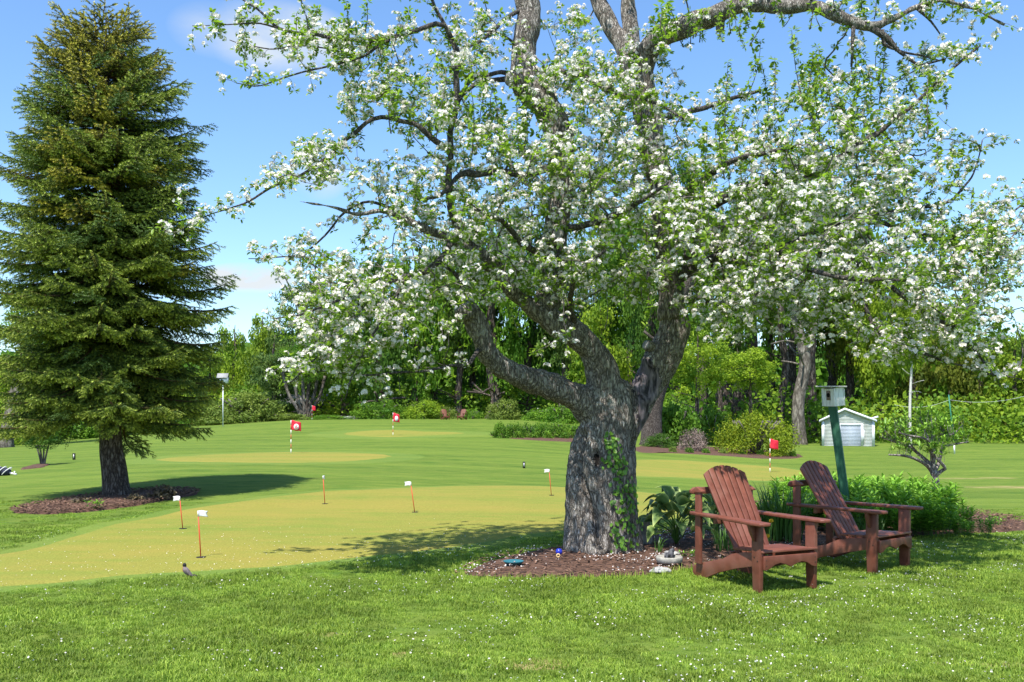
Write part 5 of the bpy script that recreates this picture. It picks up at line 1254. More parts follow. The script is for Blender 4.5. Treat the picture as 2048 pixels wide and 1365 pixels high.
def strap_mesh(seed, L_, W_, bend):
    mb = MB(); n = 8; V = []; T = []
    for i_ in range(n+1):
        u = i_/n; w = W_*(1-u**2.5)*(.7+.6*u*(1-u)*2); th = bend*u*u
        y = L_*(math.sin(th)*u*.6+.03*u); z = L_*u*(1-.35*max(0, th-.4)*u)
        for v in (-1, 0, 1): V.append([v*w, y-(.0 if v else .15*w), z]); T.append(.25+.5*u+(.1 if v else 0))
    Q = [(i_*3+j_, i_*3+j_+1, i_*3+j_+4, i_*3+j_+3) for i_ in range(n) for j_ in range(2)]
    mb.add(np.array(V), np.array(Q), 0, np.clip(T, 0, 1)); return mb.mesh('leaf', m_bladeg, smooth=True)
straps = [strap_mesh(k, 1.0, .022, b) for k, b in enumerate((.3, .6, 1.0, 1.5))]
def strap_clump(name, px, py, n, label, h, spread, w=1.0, mx=4, cat='plant'):
    b = gp(px, py); b[2] = float(H(b[0], b[1]))+.03; t = empty(name, Vector(b), label, cat)
    for k in range(n):
        r = spread*math.sqrt(hg.random()); a = hg.uniform(0, 6.28); s = h*hg.uniform(.6, 1.08)
        o = link('leaf', straps[int(hg.integers(mx))], loc=(r*math.cos(a), r*math.sin(a), 0), rot=Euler((hg.normal()*.08, hg.normal()*.08, a-math.pi/2+hg.normal()*.7)), scl=(s*w, s, s)); o.parent = t
strap_clump('daffodil_clump', 1316, 1112, 14, 'small clump of narrow strap leaves in front of the big hosta', .24, .05, 1.2)
strap_clump('daffodil_clump', 1447, 1108, 42, 'bushy clump of narrow strap leaves behind the nearer chair, by its rear post', .36, .12, .95)
strap_clump('daffodil_clump', 1122, 1097, 9, 'few short strap leaves at the left foot of the apple trunk', .12, .05, 1.4)
strap_clump('iris_clump', 1562, 1086, 170, 'dense dark green clump of upright sword leaves between the two chairs', .70, .24, .85, 3)
strap_clump('iris_clump', 1420, 1062, 26, 'tall upright sword leaves behind the back of the nearer chair', .46, .1, .9, 2)
strap_clump('grass_clump', 1725, 1078, 120, 'arching tuft of thin grassy leaves behind the right chair seat', .34, .24, .5)
# yellow tulips
m_tul = mat('tulip_yellow', (.72, .42, .03), (.85, .62, .05), 20, .5, trans=.2)
for (px, py, h, lab) in ((1537, 1095, .27, 'orange-yellow tulip between the chairs, the taller of the two'), (1530, 1103, .14, 'orange-yellow tulip between the chairs, the shorter of the two')):
    b = gp(px, py+8); b[2] = .04; t = empty('tulip', Vector(b), lab, 'flower', group='tulips in the mulch')
    mb = MB(); tube(mb, spline(np.array([[0, 0, 0], [.01, 0, h*.6], [.03, 0, h]]), .03), .004, 6); o = mb.obj('stem', m_bladeg); o.parent = t
    for k in range(6):
        a = k*math.pi/3; mb = MB(); V = np.array([[0, 0, 0], [.014, .016, .016], [.011, .02, .036], [0, .014, .048], [-.011, .02, .036], [-.014, .016, .016]]); mb.add(V, [(0, 1, 2, 3), (0, 3, 4, 5)]); o = mb.obj('petal', m_tul, smooth=True, parent=t, loc=(.03, 0, h-.002), rot=(0, 0, a))
    for k in range(3): o = link('leaf', straps[2], loc=(0, 0, 0), rot=(0, 0, k*2.2), scl=(.22, .16, .16)); o.parent = t
# leafy perennials
def phlox_mesh(seed, n=9, h=.54, ls=.108, rad=.16):
    g_ = np.random.default_rng(seed); lb = MB(); sb = MB(); PL = LV*[.62, 1, 1]; pos = []; rots = []; sc = []; tt = []
    for k in range(n):
        r = rad*math.sqrt(g_.random()); a = g_.uniform(0, 6.28); b = np.array([r*math.cos(a), r*math.sin(a), 0]); hh = h*g_.uniform(.75, 1.1); top = b*1.5+[g_.normal()*.03, g_.normal()*.03, hh]
        tube(sb, [b, (b+top)/2+[0, 0, .02], top], [.004, .0035, .0025], 4, cap=False)
        nn_ = int(hh/.042)
        for j in range(nn_):
            u = .2+.8*j/nn_; p = b+(top-b)*u
            for s in range(3):
                aa = j*1.1+s*2.1+g_.normal()*.2; el_ = g_.uniform(.0, .75)*(.4+u); d = Vector((math.cos(aa)*math.cos(el_), math.sin(aa)*math.cos(el_), math.sin(el_)))
                q = d.to_track_quat('Y', 'Z').to_matrix(); pos.append(p); rots.append(np.array(q)); sc.append(ls*g_.uniform(.7, 1.2)*(.65+.5*math.sin(u*2.6))); tt.append(g_.normal()*.14+(u-.5)*.55)
    scatter(lb, PL, [LF], np.array(pos), np.array(rots), np.array(sc), 0, np.array([-.1, 0, .05, .1, .05, 0, -.12])+.5, np.array(tt))
    return sb.mesh('stem', m_bladeg), lb.mesh('foliage', m_phlox)
pm = [phlox_mesh(50+k) for k in range(4)]
def herb(px, Y, sc, label, group, name='leafy_perennial', meshes=None):
    b = on(px, Y, .02); t = empty(name, Vector(b), label, 'plant', group=group, rz=float(hg.uniform(0, 6.28))); t.scale = (sc,)*3
    s_, l_ = (meshes or pm)[int(hg.integers(4))]
    o = link('stem', s_); o.parent = t; o['kind'] = 'stuff'; o = link('foliage', l_); o.parent = t; o['kind'] = 'stuff'
pg = 'leafy green perennials round the birdhouse post'
spots = []
for Y, xa, xb, st, sc in ((15.2, 1640, 1780, 24, 1.0), (14.3, 1600, 1830, 25, 1.05), (13.4, 1560, 1880, 25, 1.05), (12.6, 1575, 1920, 26, 1.02), (12.0, 1650, 1955, 28, .88), (11.6, 1760, 1975, 30, .62), (11.9, 1600, 1660, 28, .8), (12.9, 1440, 1530, 30, .75)):
    for x in np.arange(xa, xb, st): spots.append((x+hg.normal()*5, Y+hg.normal()*.15, sc*hg.uniform(.85, 1.1)*(1 if x < 1900 else .7)))
for (x, Y, sc) in spots:
    where = ('low on the right end of the flower bed' if x > 1905 else 'behind the iris, left of the right chair' if x < 1545 else 'seen through the right chair under its armrest' if Y < 12.3 and x < 1760 else
             'along the front edge of the bed, right of the right chair' if Y < 12.3 else 'in the back row of the bed, beyond the birdhouse post' if Y > 14 else 'in the middle of the bed around the birdhouse post')
    herb(x, Y, sc, 'bright green bushy perennial '+where, 'leafy perennials '+where)
lowm = [phlox_mesh(70+k, 7, .14, .06, .1) for k in range(4)]
for (px, py, sc, lab) in ((1376, 1120, .7, 'tiny green sprout in the mulch right of the concrete dish'), (1890, 1062, 1.1, 'low leafy seedling at the right end of the bed'), (1990, 1055, 1.0, 'low leafy seedling farthest right on the bed edge'), (187, 1021, 1.2, 'lone yellow-green seedling at the front of the spruce bed')):
    b = gp(px, py); herb(px, b[1], sc, lab, None, 'seedling', lowm)

# ------------------------------------------------------------------ leaf clouds for shrubs and far trees
def leaf_cloud(n, nclump, lsize, seed, dome=False, flat=.8, rc=.26, hollow=.45, squash=1.0, needle=False):
    """leaves in clumps through a unit ellipsoid (or dome); returns V, F, tint"""
    g_ = np.random.default_rng(seed)
    c = g_.normal(size=(nclump, 3)); c /= np.linalg.norm(c, axis=1)[:, None]; c *= (hollow+(1-hollow)*g_.random(nclump)**.6)[:, None]*(1-rc*.6)
    if dome: c[:, 2] = np.abs(c[:, 2])
    k = g_.integers(nclump, size=n); cs = g_.uniform(.6, 1.25, nclump)
    off = g_.normal(size=(n, 3)); off /= np.linalg.norm(off, axis=1)[:, None]; off *= (g_.random(n)**.45)[:, None]*rc*cs[k][:, None]; off[:, 2] *= flat
    p = c[k]+off
    if dome: p[:, 2] = np.maximum(p[:, 2], g_.uniform(0, .04, n))
    nrm = off/np.linalg.norm(off, axis=1)[:, None]*.6+g_.normal(size=(n, 3))*.55+[0, 0, .45]; nrm /= np.linalg.norm(nrm, axis=1)[:, None]
    t = np.cross(nrm, g_.normal(size=(n, 3))); t /= np.linalg.norm(t, axis=1)[:, None]; b = np.cross(nrm, t); s = lsize*g_.uniform(.6, 1.3, n)[:, None]
    w = .22 if needle else .62
    V = np.stack([p-t*s, p+b*s*w+nrm*s*.15, p+t*s, p-b*s*w+nrm*s*.15], 1).reshape(-1, 3)
    tc_ = g_.uniform(.1, .75, nclump); tt = np.clip(tc_[k]+g_.normal(0, .13, n), 0, 1)
    return V, np.arange(n*4).reshape(-1, 4), np.repeat(tt, 4)
def foliage_mat(name, a, b, tr=.4): return mat(name, a, b, rough=.55, tint=True, trans=tr, spec=.2, rand=.12)
FM = {'lime': foliage_mat('lime_leaves', (.10, .20, .016), (.36, .48, .03)), 'green': foliage_mat('green_leaves', (.05, .15, .016), (.22, .38, .03)),
      'dark': foliage_mat('dark_leaves', (.03, .09, .014), (.13, .24, .03)), 'olive': foliage_mat('olive_leaves', (.075, .11, .015), (.24, .27, .03)),
      'pine': foliage_mat('pine_needles', (.03, .08, .022), (.19, .28, .045), .15), 'forsythia': foliage_mat('yellow_green_leaves', (.10, .17, .01), (.34, .40, .02)),
      'pale': foliage_mat('pale_green_leaves', (.11, .18, .03), (.28, .36, .06)), 'pink': foliage_mat('dry_pink_twigs', (.12, .09, .07), (.40, .30, .25), .05),
      'brown': foliage_mat('brown_twigs', (.05, .04, .03), (.20, .15, .07), .05), 'white': foliage_mat('white_flowers', (.35, .38, .32), (.8, .8, .78), .1)}
m_trunkd = bark_mat('dark_forest_bark', (.03, .022, .018), (.11, .088, .075), (.24, .20, .17), 5, (1, 1, .25), .8, .05)
m_trunkg = bark_mat('grey_beech_bark', (.07, .06, .05), (.17, .15, .125), (.28, .25, .21), 3, (1, 1, .3), .5, .04)
m_trunkw = mat('pale_birch_bark', (.45, .42, .38), (.62, .6, .56), 12, .8)
dome_cache = {}
def dome(kind, n, var, ls, **k):
    key = (kind, n, var, ls)
    if key not in dome_cache:
        V, Fc, T = leaf_cloud(n, 70, ls, 500+var*7+len(kind), dome=True, **k); mb = MB(); mb.add(V, [Fc], 0, T); dome_cache[key] = mb.mesh('foliage', FM[kind])
    return dome_cache[key]
sg2 = np.random.default_rng(77)
def shrub(px, yb, yt, hw, kind, label, name='shrub', n=5200, ls=.035, Y=None, group=None, stems=7, depth=1.0, cat='shrub', lift=0.0):
    b = gp(px, yb, 100) if Y is None else on(px, Y); s_ = F/b[1]; h = max(.1, (HY+(EYE-b[2])*s_-yt)/s_); w = hw/s_
    t = empty(name, Vector(b), label, cat, group=group)
    o = link('foliage', dome(kind, n, int(sg2.integers(3)), ls), rot=(0, 0, float(sg2.uniform(0, 6.28))), loc=(0, 0, lift*h), scl=(w*1.14, w*depth*1.14, h*(1-lift)*1.14)); o.parent = t; o['kind'] = 'stuff'
    mb = MB()
    for k in range(stems):
        a = sg2.uniform(0, 6.28); tube(mb, spline(np.array([[.06*w*math.cos(a), .06*w*math.sin(a), -.05], [.2*w*math.cos(a), .2*w*math.sin(a), h*.35], [.6*w*math.cos(a), .6*w*math.sin(a), h*.75]]), h/5), [.035*w*.6], 5)
    o = mb.obj('stems', m_twig, smooth=True); o.parent = t; return t
shrub(1510, 910, 820, 83, 'forsythia', 'big rounded yellow-green shrub behind the plain red flag', n=11000, ls=.022, stems=14)
shrub(1388, 904, 860, 33, 'pink', 'dry pinkish-grey twiggy shrub left of the yellow-green shrub', n=5000, ls=.03, stems=12)
shrub(1355, 892, 800, 55, 'green', 'large leafy green shrub right behind the apple trunk fork', n=6000, ls=.045)
shrub(1425, 890, 812, 40, 'green', 'dark green leafy shrub between the apple tree and the yellow-green shrub', n=5000, ls=.045)
shrub(1318, 896, 868, 34, 'dark', 'low dark evergreen mat at the left end of the far shrub bed')
shrub(1007, 842, 800, 37, 'pale', 'rounded light green bush on the hill crest right of the far chairs', n=6000, ls=.04, Y=92)
shrub(1120, 868, 810, 52, 'green', 'broad leafy bush behind the left apple limb', n=5000, Y=88)
shrub(1075, 850, 815, 32, 'green', 'leafy bush between the round crest bush and the apple limb', Y=90)
shrub(893, 838, 812, 24, 'pale', 'pale sparse shrub beside the far garden chairs', Y=94.5, n=2500)
shrub(945, 840, 818, 22, 'green', 'small green shrub right of the far garden chairs', Y=94.5, n=2500)
for k, x in enumerate((1003, 1030, 1058, 1086, 1114, 1142)):
    shrub(x, 876+.4*k, 842+sg2.uniform(-3, 4), 20, 'green', ['leftmost', 'second from the left', 'third from the left', 'third from the right', 'second from the right', 'rightmost'][k]+' green clump in the planting below the left apple limb', 'flowerbed_clump', 2600, .05, group='clumps of the low planting bed', depth=1.2, stems=4, cat='plant')
for k, x in enumerate((1345, 1378, 1412, 1447, 1482, 1520, 1555, 1585)):
    shrub(x, 906+1.1*k, 893+1.2*k, 9, 'green' if k % 3 else 'pale', ['leftmost', 'second from the left', 'third from the left', 'fourth from the left', 'fourth from the right', 'third from the right', 'second from the right', 'rightmost'][k]+' small low plant edging the far shrub bed', 'edging_plant', 900, .09, group='low plants edging the far shrub bed', stems=3, cat='plant')
left = [(490, 858, 782, 82, 'pale', 'largest pale green billowing shrub beyond the lawn, right of the spruce'), (415, 868, 800, 60, 'pale', 'pale green shrub just behind the spruce boughs on the right'), (575, 852, 826, 45, 'pale', 'low pale green shrub right of the biggest billowing shrub'),
        (660, 850, 830, 50, 'green', 'low green shrub behind the crest near the white-flowering bush'), (335, 870, 826, 50, 'green', 'green shrub behind the small red flag right of the spruce trunk'), (262, 880, 838, 40, 'dark', 'dark green shrub directly right of the spruce trunk'), (165, 892, 800, 70, 'green', 'leafy shrub beyond the lawn left of the spruce trunk'), (40, 900, 790, 70, 'lime', 'yellow-green shrub at the far left edge of the lawn'),
        (760, 846, 800, 60, 'green', 'bushy green undergrowth behind the far green'), (850, 842, 800, 50, 'lime', 'lime green undergrowth left of the far garden chairs')]
for (px, yb, yt, hw, kd, lb) in left: shrub(px, yb, yt, hw, kd, lb, n=7000, ls=.032, Y=(72 if px < 400 else 95) if px > 60 else 66)
shrub(703, 851, 832, 24, 'white', 'low bush covered with white flowers beyond the crest', n=2500, ls=.06, Y=96)
shrub(325, 1000, 970, 30, 'brown', 'sparse brownish shrub in the spruce bed, right of the trunk', n=900, ls=.10, stems=16)
shrub(160, 1012, 994, 28, 'brown', 'low sparse brownish shrub in the spruce bed, left of the trunk', n=700, ls=.10, stems=12)
shrub(272, 1006, 985, 20, 'brown', 'low dark shrub close to the right side of the spruce trunk', n=700, ls=.10, stems=9)

# ------------------------------------------------------------------ woodland
crown_cache = {}
def crown(kind, var):
    if (kind, var) not in crown_cache:
        if kind == 'pine': V, Fc, T = leaf_cloud(9000, 60, .045, 900+var, flat=.32, rc=.36, hollow=.25, needle=True)
        else: V, Fc, T = leaf_cloud(8500, 85, .033, 800+var*3+len(kind), flat=.7, rc=.24, hollow=.4)
        mb = MB(); mb.add(V, [Fc], 0, T); crown_cache[(kind, var)] = mb.mesh('crown', FM[kind])
    return crown_cache[(kind, var)]
def tree(px, Y, yt, yc, hw, kind, tr, label, lean=0, bark=None, group='trees of the wood beyond the lawn', name='woodland_tree', branches=5):
    """px, distance, top row, crown-base row, half width px, kind, trunk radius px"""
    b = on(px, Y); s_ = F/Y; zt = EYE-(yt-HY)/s_-b[2]; zc = EYE-(yc-HY)/s_-b[2]; w = hw/s_; r = tr/s_; lx = lean/s_
    t = empty(name, Vector(b), label, 'tree', group=group)
    mb = MB(); P = spline(np.array([[0, 0, -.3, r*1.5], [0, 0, .25, r*1.12], [lx*.2, 0, zc*.35, r*.98], [lx*.5, 0, zc*.8, r*.9], [lx, 0, zt*.62, r*.6], [lx, 0, zt*.95, r*.1]]), .6)
    P[:, 0] += np.array([mnoise.noise((px, z*.25, 0)) for z in P[:, 2]])*r*1.2
    tube(mb, P[:, :3], P[:, 3], 12)
    o = mb.obj('trunk', bark or m_trunkd, smooth=True); o.parent = t
    mb = MB()
    for k in range(branches):
        a = sg2.uniform(0, 6.28); z0 = sg2.uniform(.55, 1.1)*zc; l = w*sg2.uniform(.4, .85); p0 = P[np.argmin(abs(P[:, 2]-z0)), :3]
        tube(mb, spline(np.array([p0, p0+[l*.5*math.cos(a), l*.5*math.sin(a), l*.15], p0+[l*math.cos(a), l*math.sin(a), l*sg2.uniform(.0, .6)]]), l/4), [r*.16], 5)
    o = mb.obj('branches', bark or m_trunkd, smooth=True); o.parent = t
    hz = (zt-zc)/2
    o = link('crown', crown(kind, int(sg2.integers(3))), loc=(lx, 0, zc+hz), rot=(0, 0, float(sg2.uniform(0, 6.28))), scl=(w, w, hz*1.08)); o.parent = t; o['kind'] = 'stuff'
    return t
T_ = [
 (470, 118, 640, 830, 60, 'lime', 5, 'bright lime tree right of the spruce top of the far bushes'), (525, 112, 620, 820, 60, 'lime', 5, 'lime green tree left of the tall pine'),
 (548, 100, 660, 800, 62, 'pine', 6, 'soft-needled pine standing in front of the lime trees on the left'), (612, 105, 528, 800, 76, 'pine', 8, 'tall dark pine rising behind the left side of the blossoms'),
 (20, 76, 700, 870, 80, 'lime', 7, 'yellow-green tree at the far left edge'), (110, 84, 690, 860, 80, 'green', 7, 'green tree behind the lower left of the spruce'), (-70, 80, 640, 870, 110, 'green', 9, 'green tree just outside the left edge'), (250, 95, 720, 850, 80, 'green', 6, 'green tree hidden behind the spruce trunk'), (350, 100, 730, 840, 70, 'lime', 6, 'lime tree showing through the right spruce boughs'), (420, 108, 700, 840, 50, 'lime', 5, 'slim lime tree by the white martin house'),
 (690, 103, 560, 770, 80, 'green', 9, 'green tree behind the drooping left blossoms'), (760, 98, 500, 760, 85, 'dark', 14, 'stout dark-trunked tree left of the far green flag'), (832, 100, 480, 770, 70, 'green', 8, 'tree with a slim slanting dark trunk left of the far chairs'), (870, 104, 470, 740, 80, 'lime', 7, 'lime tree with pale slim trunk left of the far chairs'),
 (918, 102, 430, 750, 80, 'pine', 8, 'pine with a straight dark trunk right behind the far chairs'), (985, 100, 400, 740, 90, 'green', 12, 'tree with a crooked dark trunk right of the far chairs'), (945, 108, 420, 770, 70, 'dark', 8, 'dark narrow tree behind the far chairs'), (1060, 104, 390, 760, 100, 'dark', 9, 'dark tree behind the left apple limb'),
 (1130, 100, 400, 720, 90, 'pine', 9, 'pine seen between the two left apple limbs'), (1200, 92, 600, 830, 75, 'lime', 6, 'bright lime tree framed by the fork of the apple tree'), (1260, 98, 380, 700, 90, 'green', 10, 'green tree behind the apple fork'), (1225, 106, 400, 700, 90, 'dark', 8, 'dark tree deep in the wood behind the apple fork'),
 (1405, 80, 480, 690, 70, 'green', 12, 'tree with a grey trunk right of the apple limb'), (1448, 82, 400, 640, 80, 'dark', 17, 'thick dark trunk above the big shrubs'), (1478, 78, 360, 650, 60, 'pine', 12, 'reddish brown pine trunk above the yellow-green shrub'), (1503, 84, 340, 620, 70, 'pine', 14, 'dark straight pine trunk above the yellow-green shrub'),
 (1565, 76, 330, 600, 70, 'pine', 8, 'slender tall pine trunk left of the grey beech'), (1585, 86, 330, 640, 70, 'dark', 9, 'dark tree left behind the grey beech'), (1622, 80, 320, 620, 90, 'dark', 11, 'dark trunk right behind the grey beech'), (1660, 88, 380, 680, 80, 'dark', 10, 'dark tree behind the shed'),
 (1395, 66, 640, 800, 70, 'lime', 5, 'low lime-leaved tree in front of dark trunks, nearest the apple limb'), (1500, 70, 690, 790, 75, 'lime', 4, 'lime-leaved understory tree above the yellow-green shrub'), (1440, 74, 560, 740, 80, 'green', 5, 'green understory tree in front of the dark wood'),
 (1700, 84, 430, 760, 80, 'olive', 9, 'olive green tree behind the shed'), (1760, 80, 500, 800, 75, 'lime', 7, 'yellow-green tree right of the shed'), (1740, 92, 420, 760, 90, 'green', 9, 'green tree behind the right of the shed'), (1830, 84, 560, 810, 80, 'olive', 7, 'olive yellow tree behind the small multi-stemmed tree'),
 (1900, 86, 600, 820, 75, 'olive', 6, 'olive yellow tree near the green pole'), (1960, 88, 640, 830, 80, 'green', 7, 'green tree right of the green pole'), (2030, 84, 650, 830, 80, 'lime', 6, 'lime green tree at the right edge of the wood'), (2110, 86, 600, 830, 100, 'green', 7, 'green tree at the right end of the wood'), (1990, 96, 640, 850, 70, 'olive', 6, 'olive tree at the back of the wood on the right'),
 (1540, 92, 330, 700, 90, 'green', 10, 'green tree behind the slender pine'), (1350, 90, 420, 720, 80, 'green', 9, 'green tree directly behind the right apple limb'), (1300, 88, 420, 700, 60, 'dark', 12, 'dark tree between the apple limbs')]
for row in T_:
    row = (*row[:3], row[3]+(45 if row[1] > 84 else 0)+(35 if row[0] > 1750 else 0), *row[4:])
    k = row[7]; tree(*row[:7], k[0].lower()+k[1:])
# grey beech with a forked limb
bt = tree(1600, 70, 300, 640, 75, 'dark', 12.5, 'smooth grey beech with a forking limb left of the shed', bark=m_trunkg, name='beech_tree', group=None)
s_ = F/70; mb = MB(); tube(mb, spline(np.array([[0, -.1, (893-715)/s_], [.6, -.3, (893-690)/s_], [1.1, -.4, (893-640)/s_], [1.5, -.5, (893-560)/s_]]), .3), .26, 10); o = mb.obj('limb', m_trunkg, smooth=True); o.parent = bt
# big rough trunk right behind the apple tree
tree(1303, 58, 300, 560, 60, 'dark', 20, 'broad rough trunk just right of the apple tree, at the end of the far bed', bark=m_sbark, group=None, lean=75)
tree(1821, 66, 560, 760, 40, 'lime', 2.8, 'slim pale birch right of the shed', bark=m_trunkw, group=None, name='birch_tree')
tree(12, 60, 560, 720, 90, 'green', 13, 'leaning grey-trunked tree at the left edge', lean=60, bark=m_trunkg, group=None)
# twisted multi-stemmed tree left of the far green
b = on(610, 98); t = empty('multi_stemmed_tree', Vector(b), 'small tree with several twisted grey stems behind the farthest red flag', 'tree'); s_ = F/98
for (dx, ht) in ((-45, 90), (-25, 100), (-5, 110), (10, 105), (28, 100), (40, 80)):
    mb = MB(); tube(mb, spline(np.array([[dx*.12/s_, 0, -.3], [dx*.35/s_, 0, ht*.25/s_], [dx*.75/s_, 0, ht*.6/s_], [dx/s_, 0, ht*1.1/s_]]), .4), [.17], 7); o = mb.obj('stem', m_trunkg if dx % 2 else m_trunkd, smooth=True); o.parent = t
o = link('crown', crown('green', 1), loc=(0, 0, 120/s_), scl=(60/s_, 60/s_, 50/s_)); o.parent = t; o['kind'] = 'stuff'
# far mass of the wood, one body of leaves
V_, F_, T2 = leaf_cloud(60, 3, .3, 1)
g_ = np.random.default_rng(4); mb = MB()
n_ = 90000; x = g_.uniform(-110, 120, n_); top = 10.5+3.5*np.array([mnoise.noise((a*.06, 0, 0)) for a in x])+1.6*np.array([mnoise.noise((a*.3, 3, 0)) for a in x]); z = g_.uniform(-1, 1, n_)
z = np.where(z < 0, 0, 0)+g_.random(n_)**.8*top; y = 124+g_.normal(0, 2.5, n_)+(z*.2)
nrm = g_.normal(size=(n_, 3))+[0, -.7, .5]; nrm /= np.linalg.norm(nrm, axis=1)[:, None]; t_ = np.cross(nrm, g_.normal(size=(n_, 3))); t_ /= np.linalg.norm(t_, axis=1)[:, None]; b_ = np.cross(nrm, t_); s = g_.uniform(.3, .75, n_)[:, None]; p = np.stack([x, y, z+H(x, y)], -1)
mb.add(np.stack([p-t_*s, p+b_*s*.7, p+t_*s, p-b_*s*.7], 1).reshape(-1, 3), [np.arange(n_*4).reshape(-1, 4)], 0, np.repeat(np.clip(.35+.5*np.array([mnoise.noise((a*.2, c*.25, 9)) for a, c in zip(x, z)])+g_.normal(0, .12, n_), 0, 1), 4))
tag(mb.obj('distant_woodland', FM['green']), kind='stuff')
# undergrowth inside the wood
mb = MB(); n_ = 60000; x = g_.uniform(-75, 95, n_); y = np.where(x > 12, g_.uniform(72, 88, n_), g_.uniform(101, 112, n_))
hmax = 3.4+2.6*np.array([mnoise.noise((a*.15, b*.15, 0)) for a, b in zip(x, y)]); z = g_.random(n_)**1.2*hmax; p = np.stack([x, y, H(x, y)+z], -1)
nrm = g_.normal(size=(n_, 3))+[0, -.4, .7]; nrm /= np.linalg.norm(nrm, axis=1)[:, None]; t_ = np.cross(nrm, g_.normal(size=(n_, 3))); t_ /= np.linalg.norm(t_, axis=1)[:, None]; b_ = np.cross(nrm, t_); s = g_.uniform(.12, .28, n_)[:, None]
mb.add(np.stack([p-t_*s, p+b_*s*.7, p+t_*s, p-b_*s*.7], 1).reshape(-1, 3), [np.arange(n_*4).reshape(-1, 4)], 0, np.repeat(np.clip(.12+.75*np.array([mnoise.noise((a*.22, c*.5, 2)) for a, c in zip(x, z)])+g_.normal(0, .14, n_), 0, 1), 4))
tag(mb.obj('undergrowth', FM['lime']), kind='stuff')

# ------------------------------------------------------------------ small multi-stemmed tree by the flower bed
MY = 18.0
b = at(1874, 990, MY); b[2] = float(H(b[0], MY)); mt = empty('magnolia_tree', Vector(b), 'small spreading tree with crooked grey branches and upright leaf tufts, beyond the flower bed', 'tree')
m_mag = bark_mat('magnolia_bark', (.06, .05, .045), (.25, .22, .2), (.45, .41, .37), 20, (1, 1, .4), .5, .01)
mrows = [[(1875,992,0,7),(1874,972,0,6.5),(1870,955,0,7),(1866,942,0,7)], [(1867,946,0,6),(1859,936,0,4.5),(1848,927,-.1,3.6),(1830,918,-.2,3),(1808,912,-.3,2.6),(1778,910,-.4,1.6)],
 [(1866,944,0,5),(1861,930,.05,4.6),(1853,922,.1,4),(1838,909,.2,3.2),(1820,895,.3,2.6),(1797,887,.4,2),(1763,875,.5,1.2)], [(1867,942,0,5),(1865,920,0,4.5),(1863,900,-.1,3.6),(1858,884,-.2,3),(1845,876,-.3,2.4),(1820,872,-.4,2),(1799,866,-.5,1.2)],
 [(1864,905,-.1,3),(1862,885,0,2.4),(1866,865,.1,1.8),(1866,845,.1,1)], [(1872,950,0,5),(1882,943,0,4),(1890,938,-.05,3.6),(1884,928,-.1,3.2),(1872,916,-.15,2.6),(1864,905,-.2,2)],
 [(1868,944,0,5),(1876,930,.1,4),(1881,912,.2,3.4),(1886,895,.3,2.8),(1905,890,.3,2.2),(1937,884,.3,1.2)], [(1867,935,0,4),(1868,905,.2,3.4),(1873,888,.3,3),(1886,874,.4,2.4),(1908,867,.5,1.8),(1926,850,.5,1)],
 [(1838,909,.2,2),(1822,890,.1,1.6),(1812,872,.1,1),(1806,855,.1,.8)], [(1886,895,.3,2),(1884,872,.2,1.5),(1890,850,.2,1)], [(1820,895,.3,1.6),(1790,880,.2,1.2),(1770,862,.2,.8)], [(1858,884,-.2,2),(1850,862,-.2,1.4),(1842,842,-.2,.9)]]
mtips = []
for rws in mrows:
    P = spline(np.array([[*at(px, py, MY+dy), r*(MY+dy)/F] for px, py, dy, r in rws]), .05); mb = MB(); tube(mb, P[:, :3], P[:, 3], 8); o = mb.obj('trunk' if rws[0][1] == 992 else 'branch', m_mag, smooth=True); keep(o, mt)
    if rws[0][1] != 992:
        for u in np.linspace(.45, 1, 9): mtips.append(P[int(u*(len(P)-1)), :3])
m_mleaf = mat('magnolia_leaf', (.07, .19, .018), (.30, .50, .05), rough=.45, tint=True, trans=.3, spec=.4)
lb = MB(); mg = np.random.default_rng(9); tp = np.array(mtips); sb = MB(); pos = []
for k in range(250):
    p = tp[int(mg.integers(len(tp)))]+mg.normal(size=3)*[.07, .12, .0]; up = mg.uniform(.05, .30)*(1 if mg.random() < .8 else .5); q = p+[mg.normal()*.04, mg.normal()*.04, up]
    if q[2] < .75: continue
    tube(sb, [p, q], [.004, .002], 4, cap=False); pos.append(q)
pos = np.array(pos); pp = np.repeat(pos, 7, axis=0); n_ = len(pp); rots = []
for k in range(n_):
    a = mg.uniform(0, 6.28); e = mg.uniform(-.1, 1.2); d = Vector((math.cos(a)*math.cos(e), math.sin(a)*math.cos(e), math.sin(e))); rots.append(np.array(d.to_track_quat('Y', 'Z').to_matrix()))
scatter(lb, LV*[.75, 1, 1], [LF], pp+mg.normal(size=(n_, 3))*.012, np.array(rots), mg.uniform(.075, .125, n_), 0, np.full(7, .55), mg.normal(0, .25, n_))
o = lb.obj('foliage', m_mleaf); o['kind'] = 'stuff'; keep(o, mt); o = sb.obj('twigs', m_mag); o['kind'] = 'stuff'; keep(o, mt)
# small multi-stemmed tree with its own mulch patch behind the spruce
b = gp(86, 931); t = empty('clipped_small_tree', Vector(b), 'small tree with several grey stems in its own mulch patch, left behind the spruce boughs', 'tree'); s_ = F/b[1]
for dx in (-6, -3, 1, 5):
    mb = MB(); tube(mb, spline(np.array([[dx*.6/s_, 0, -.05], [dx/s_, 0, 14/s_], [dx*2.2/s_, 0, 40/s_]]), .1), [.028], 7); o = mb.obj('stem', m_trunkg, smooth=True); o.parent = t
o = link('crown', crown('dark', 1), loc=(0, 0, 55/s_), scl=(44/s_, 44/s_, 30/s_)); o.parent = t; o['kind'] = 'stuff'

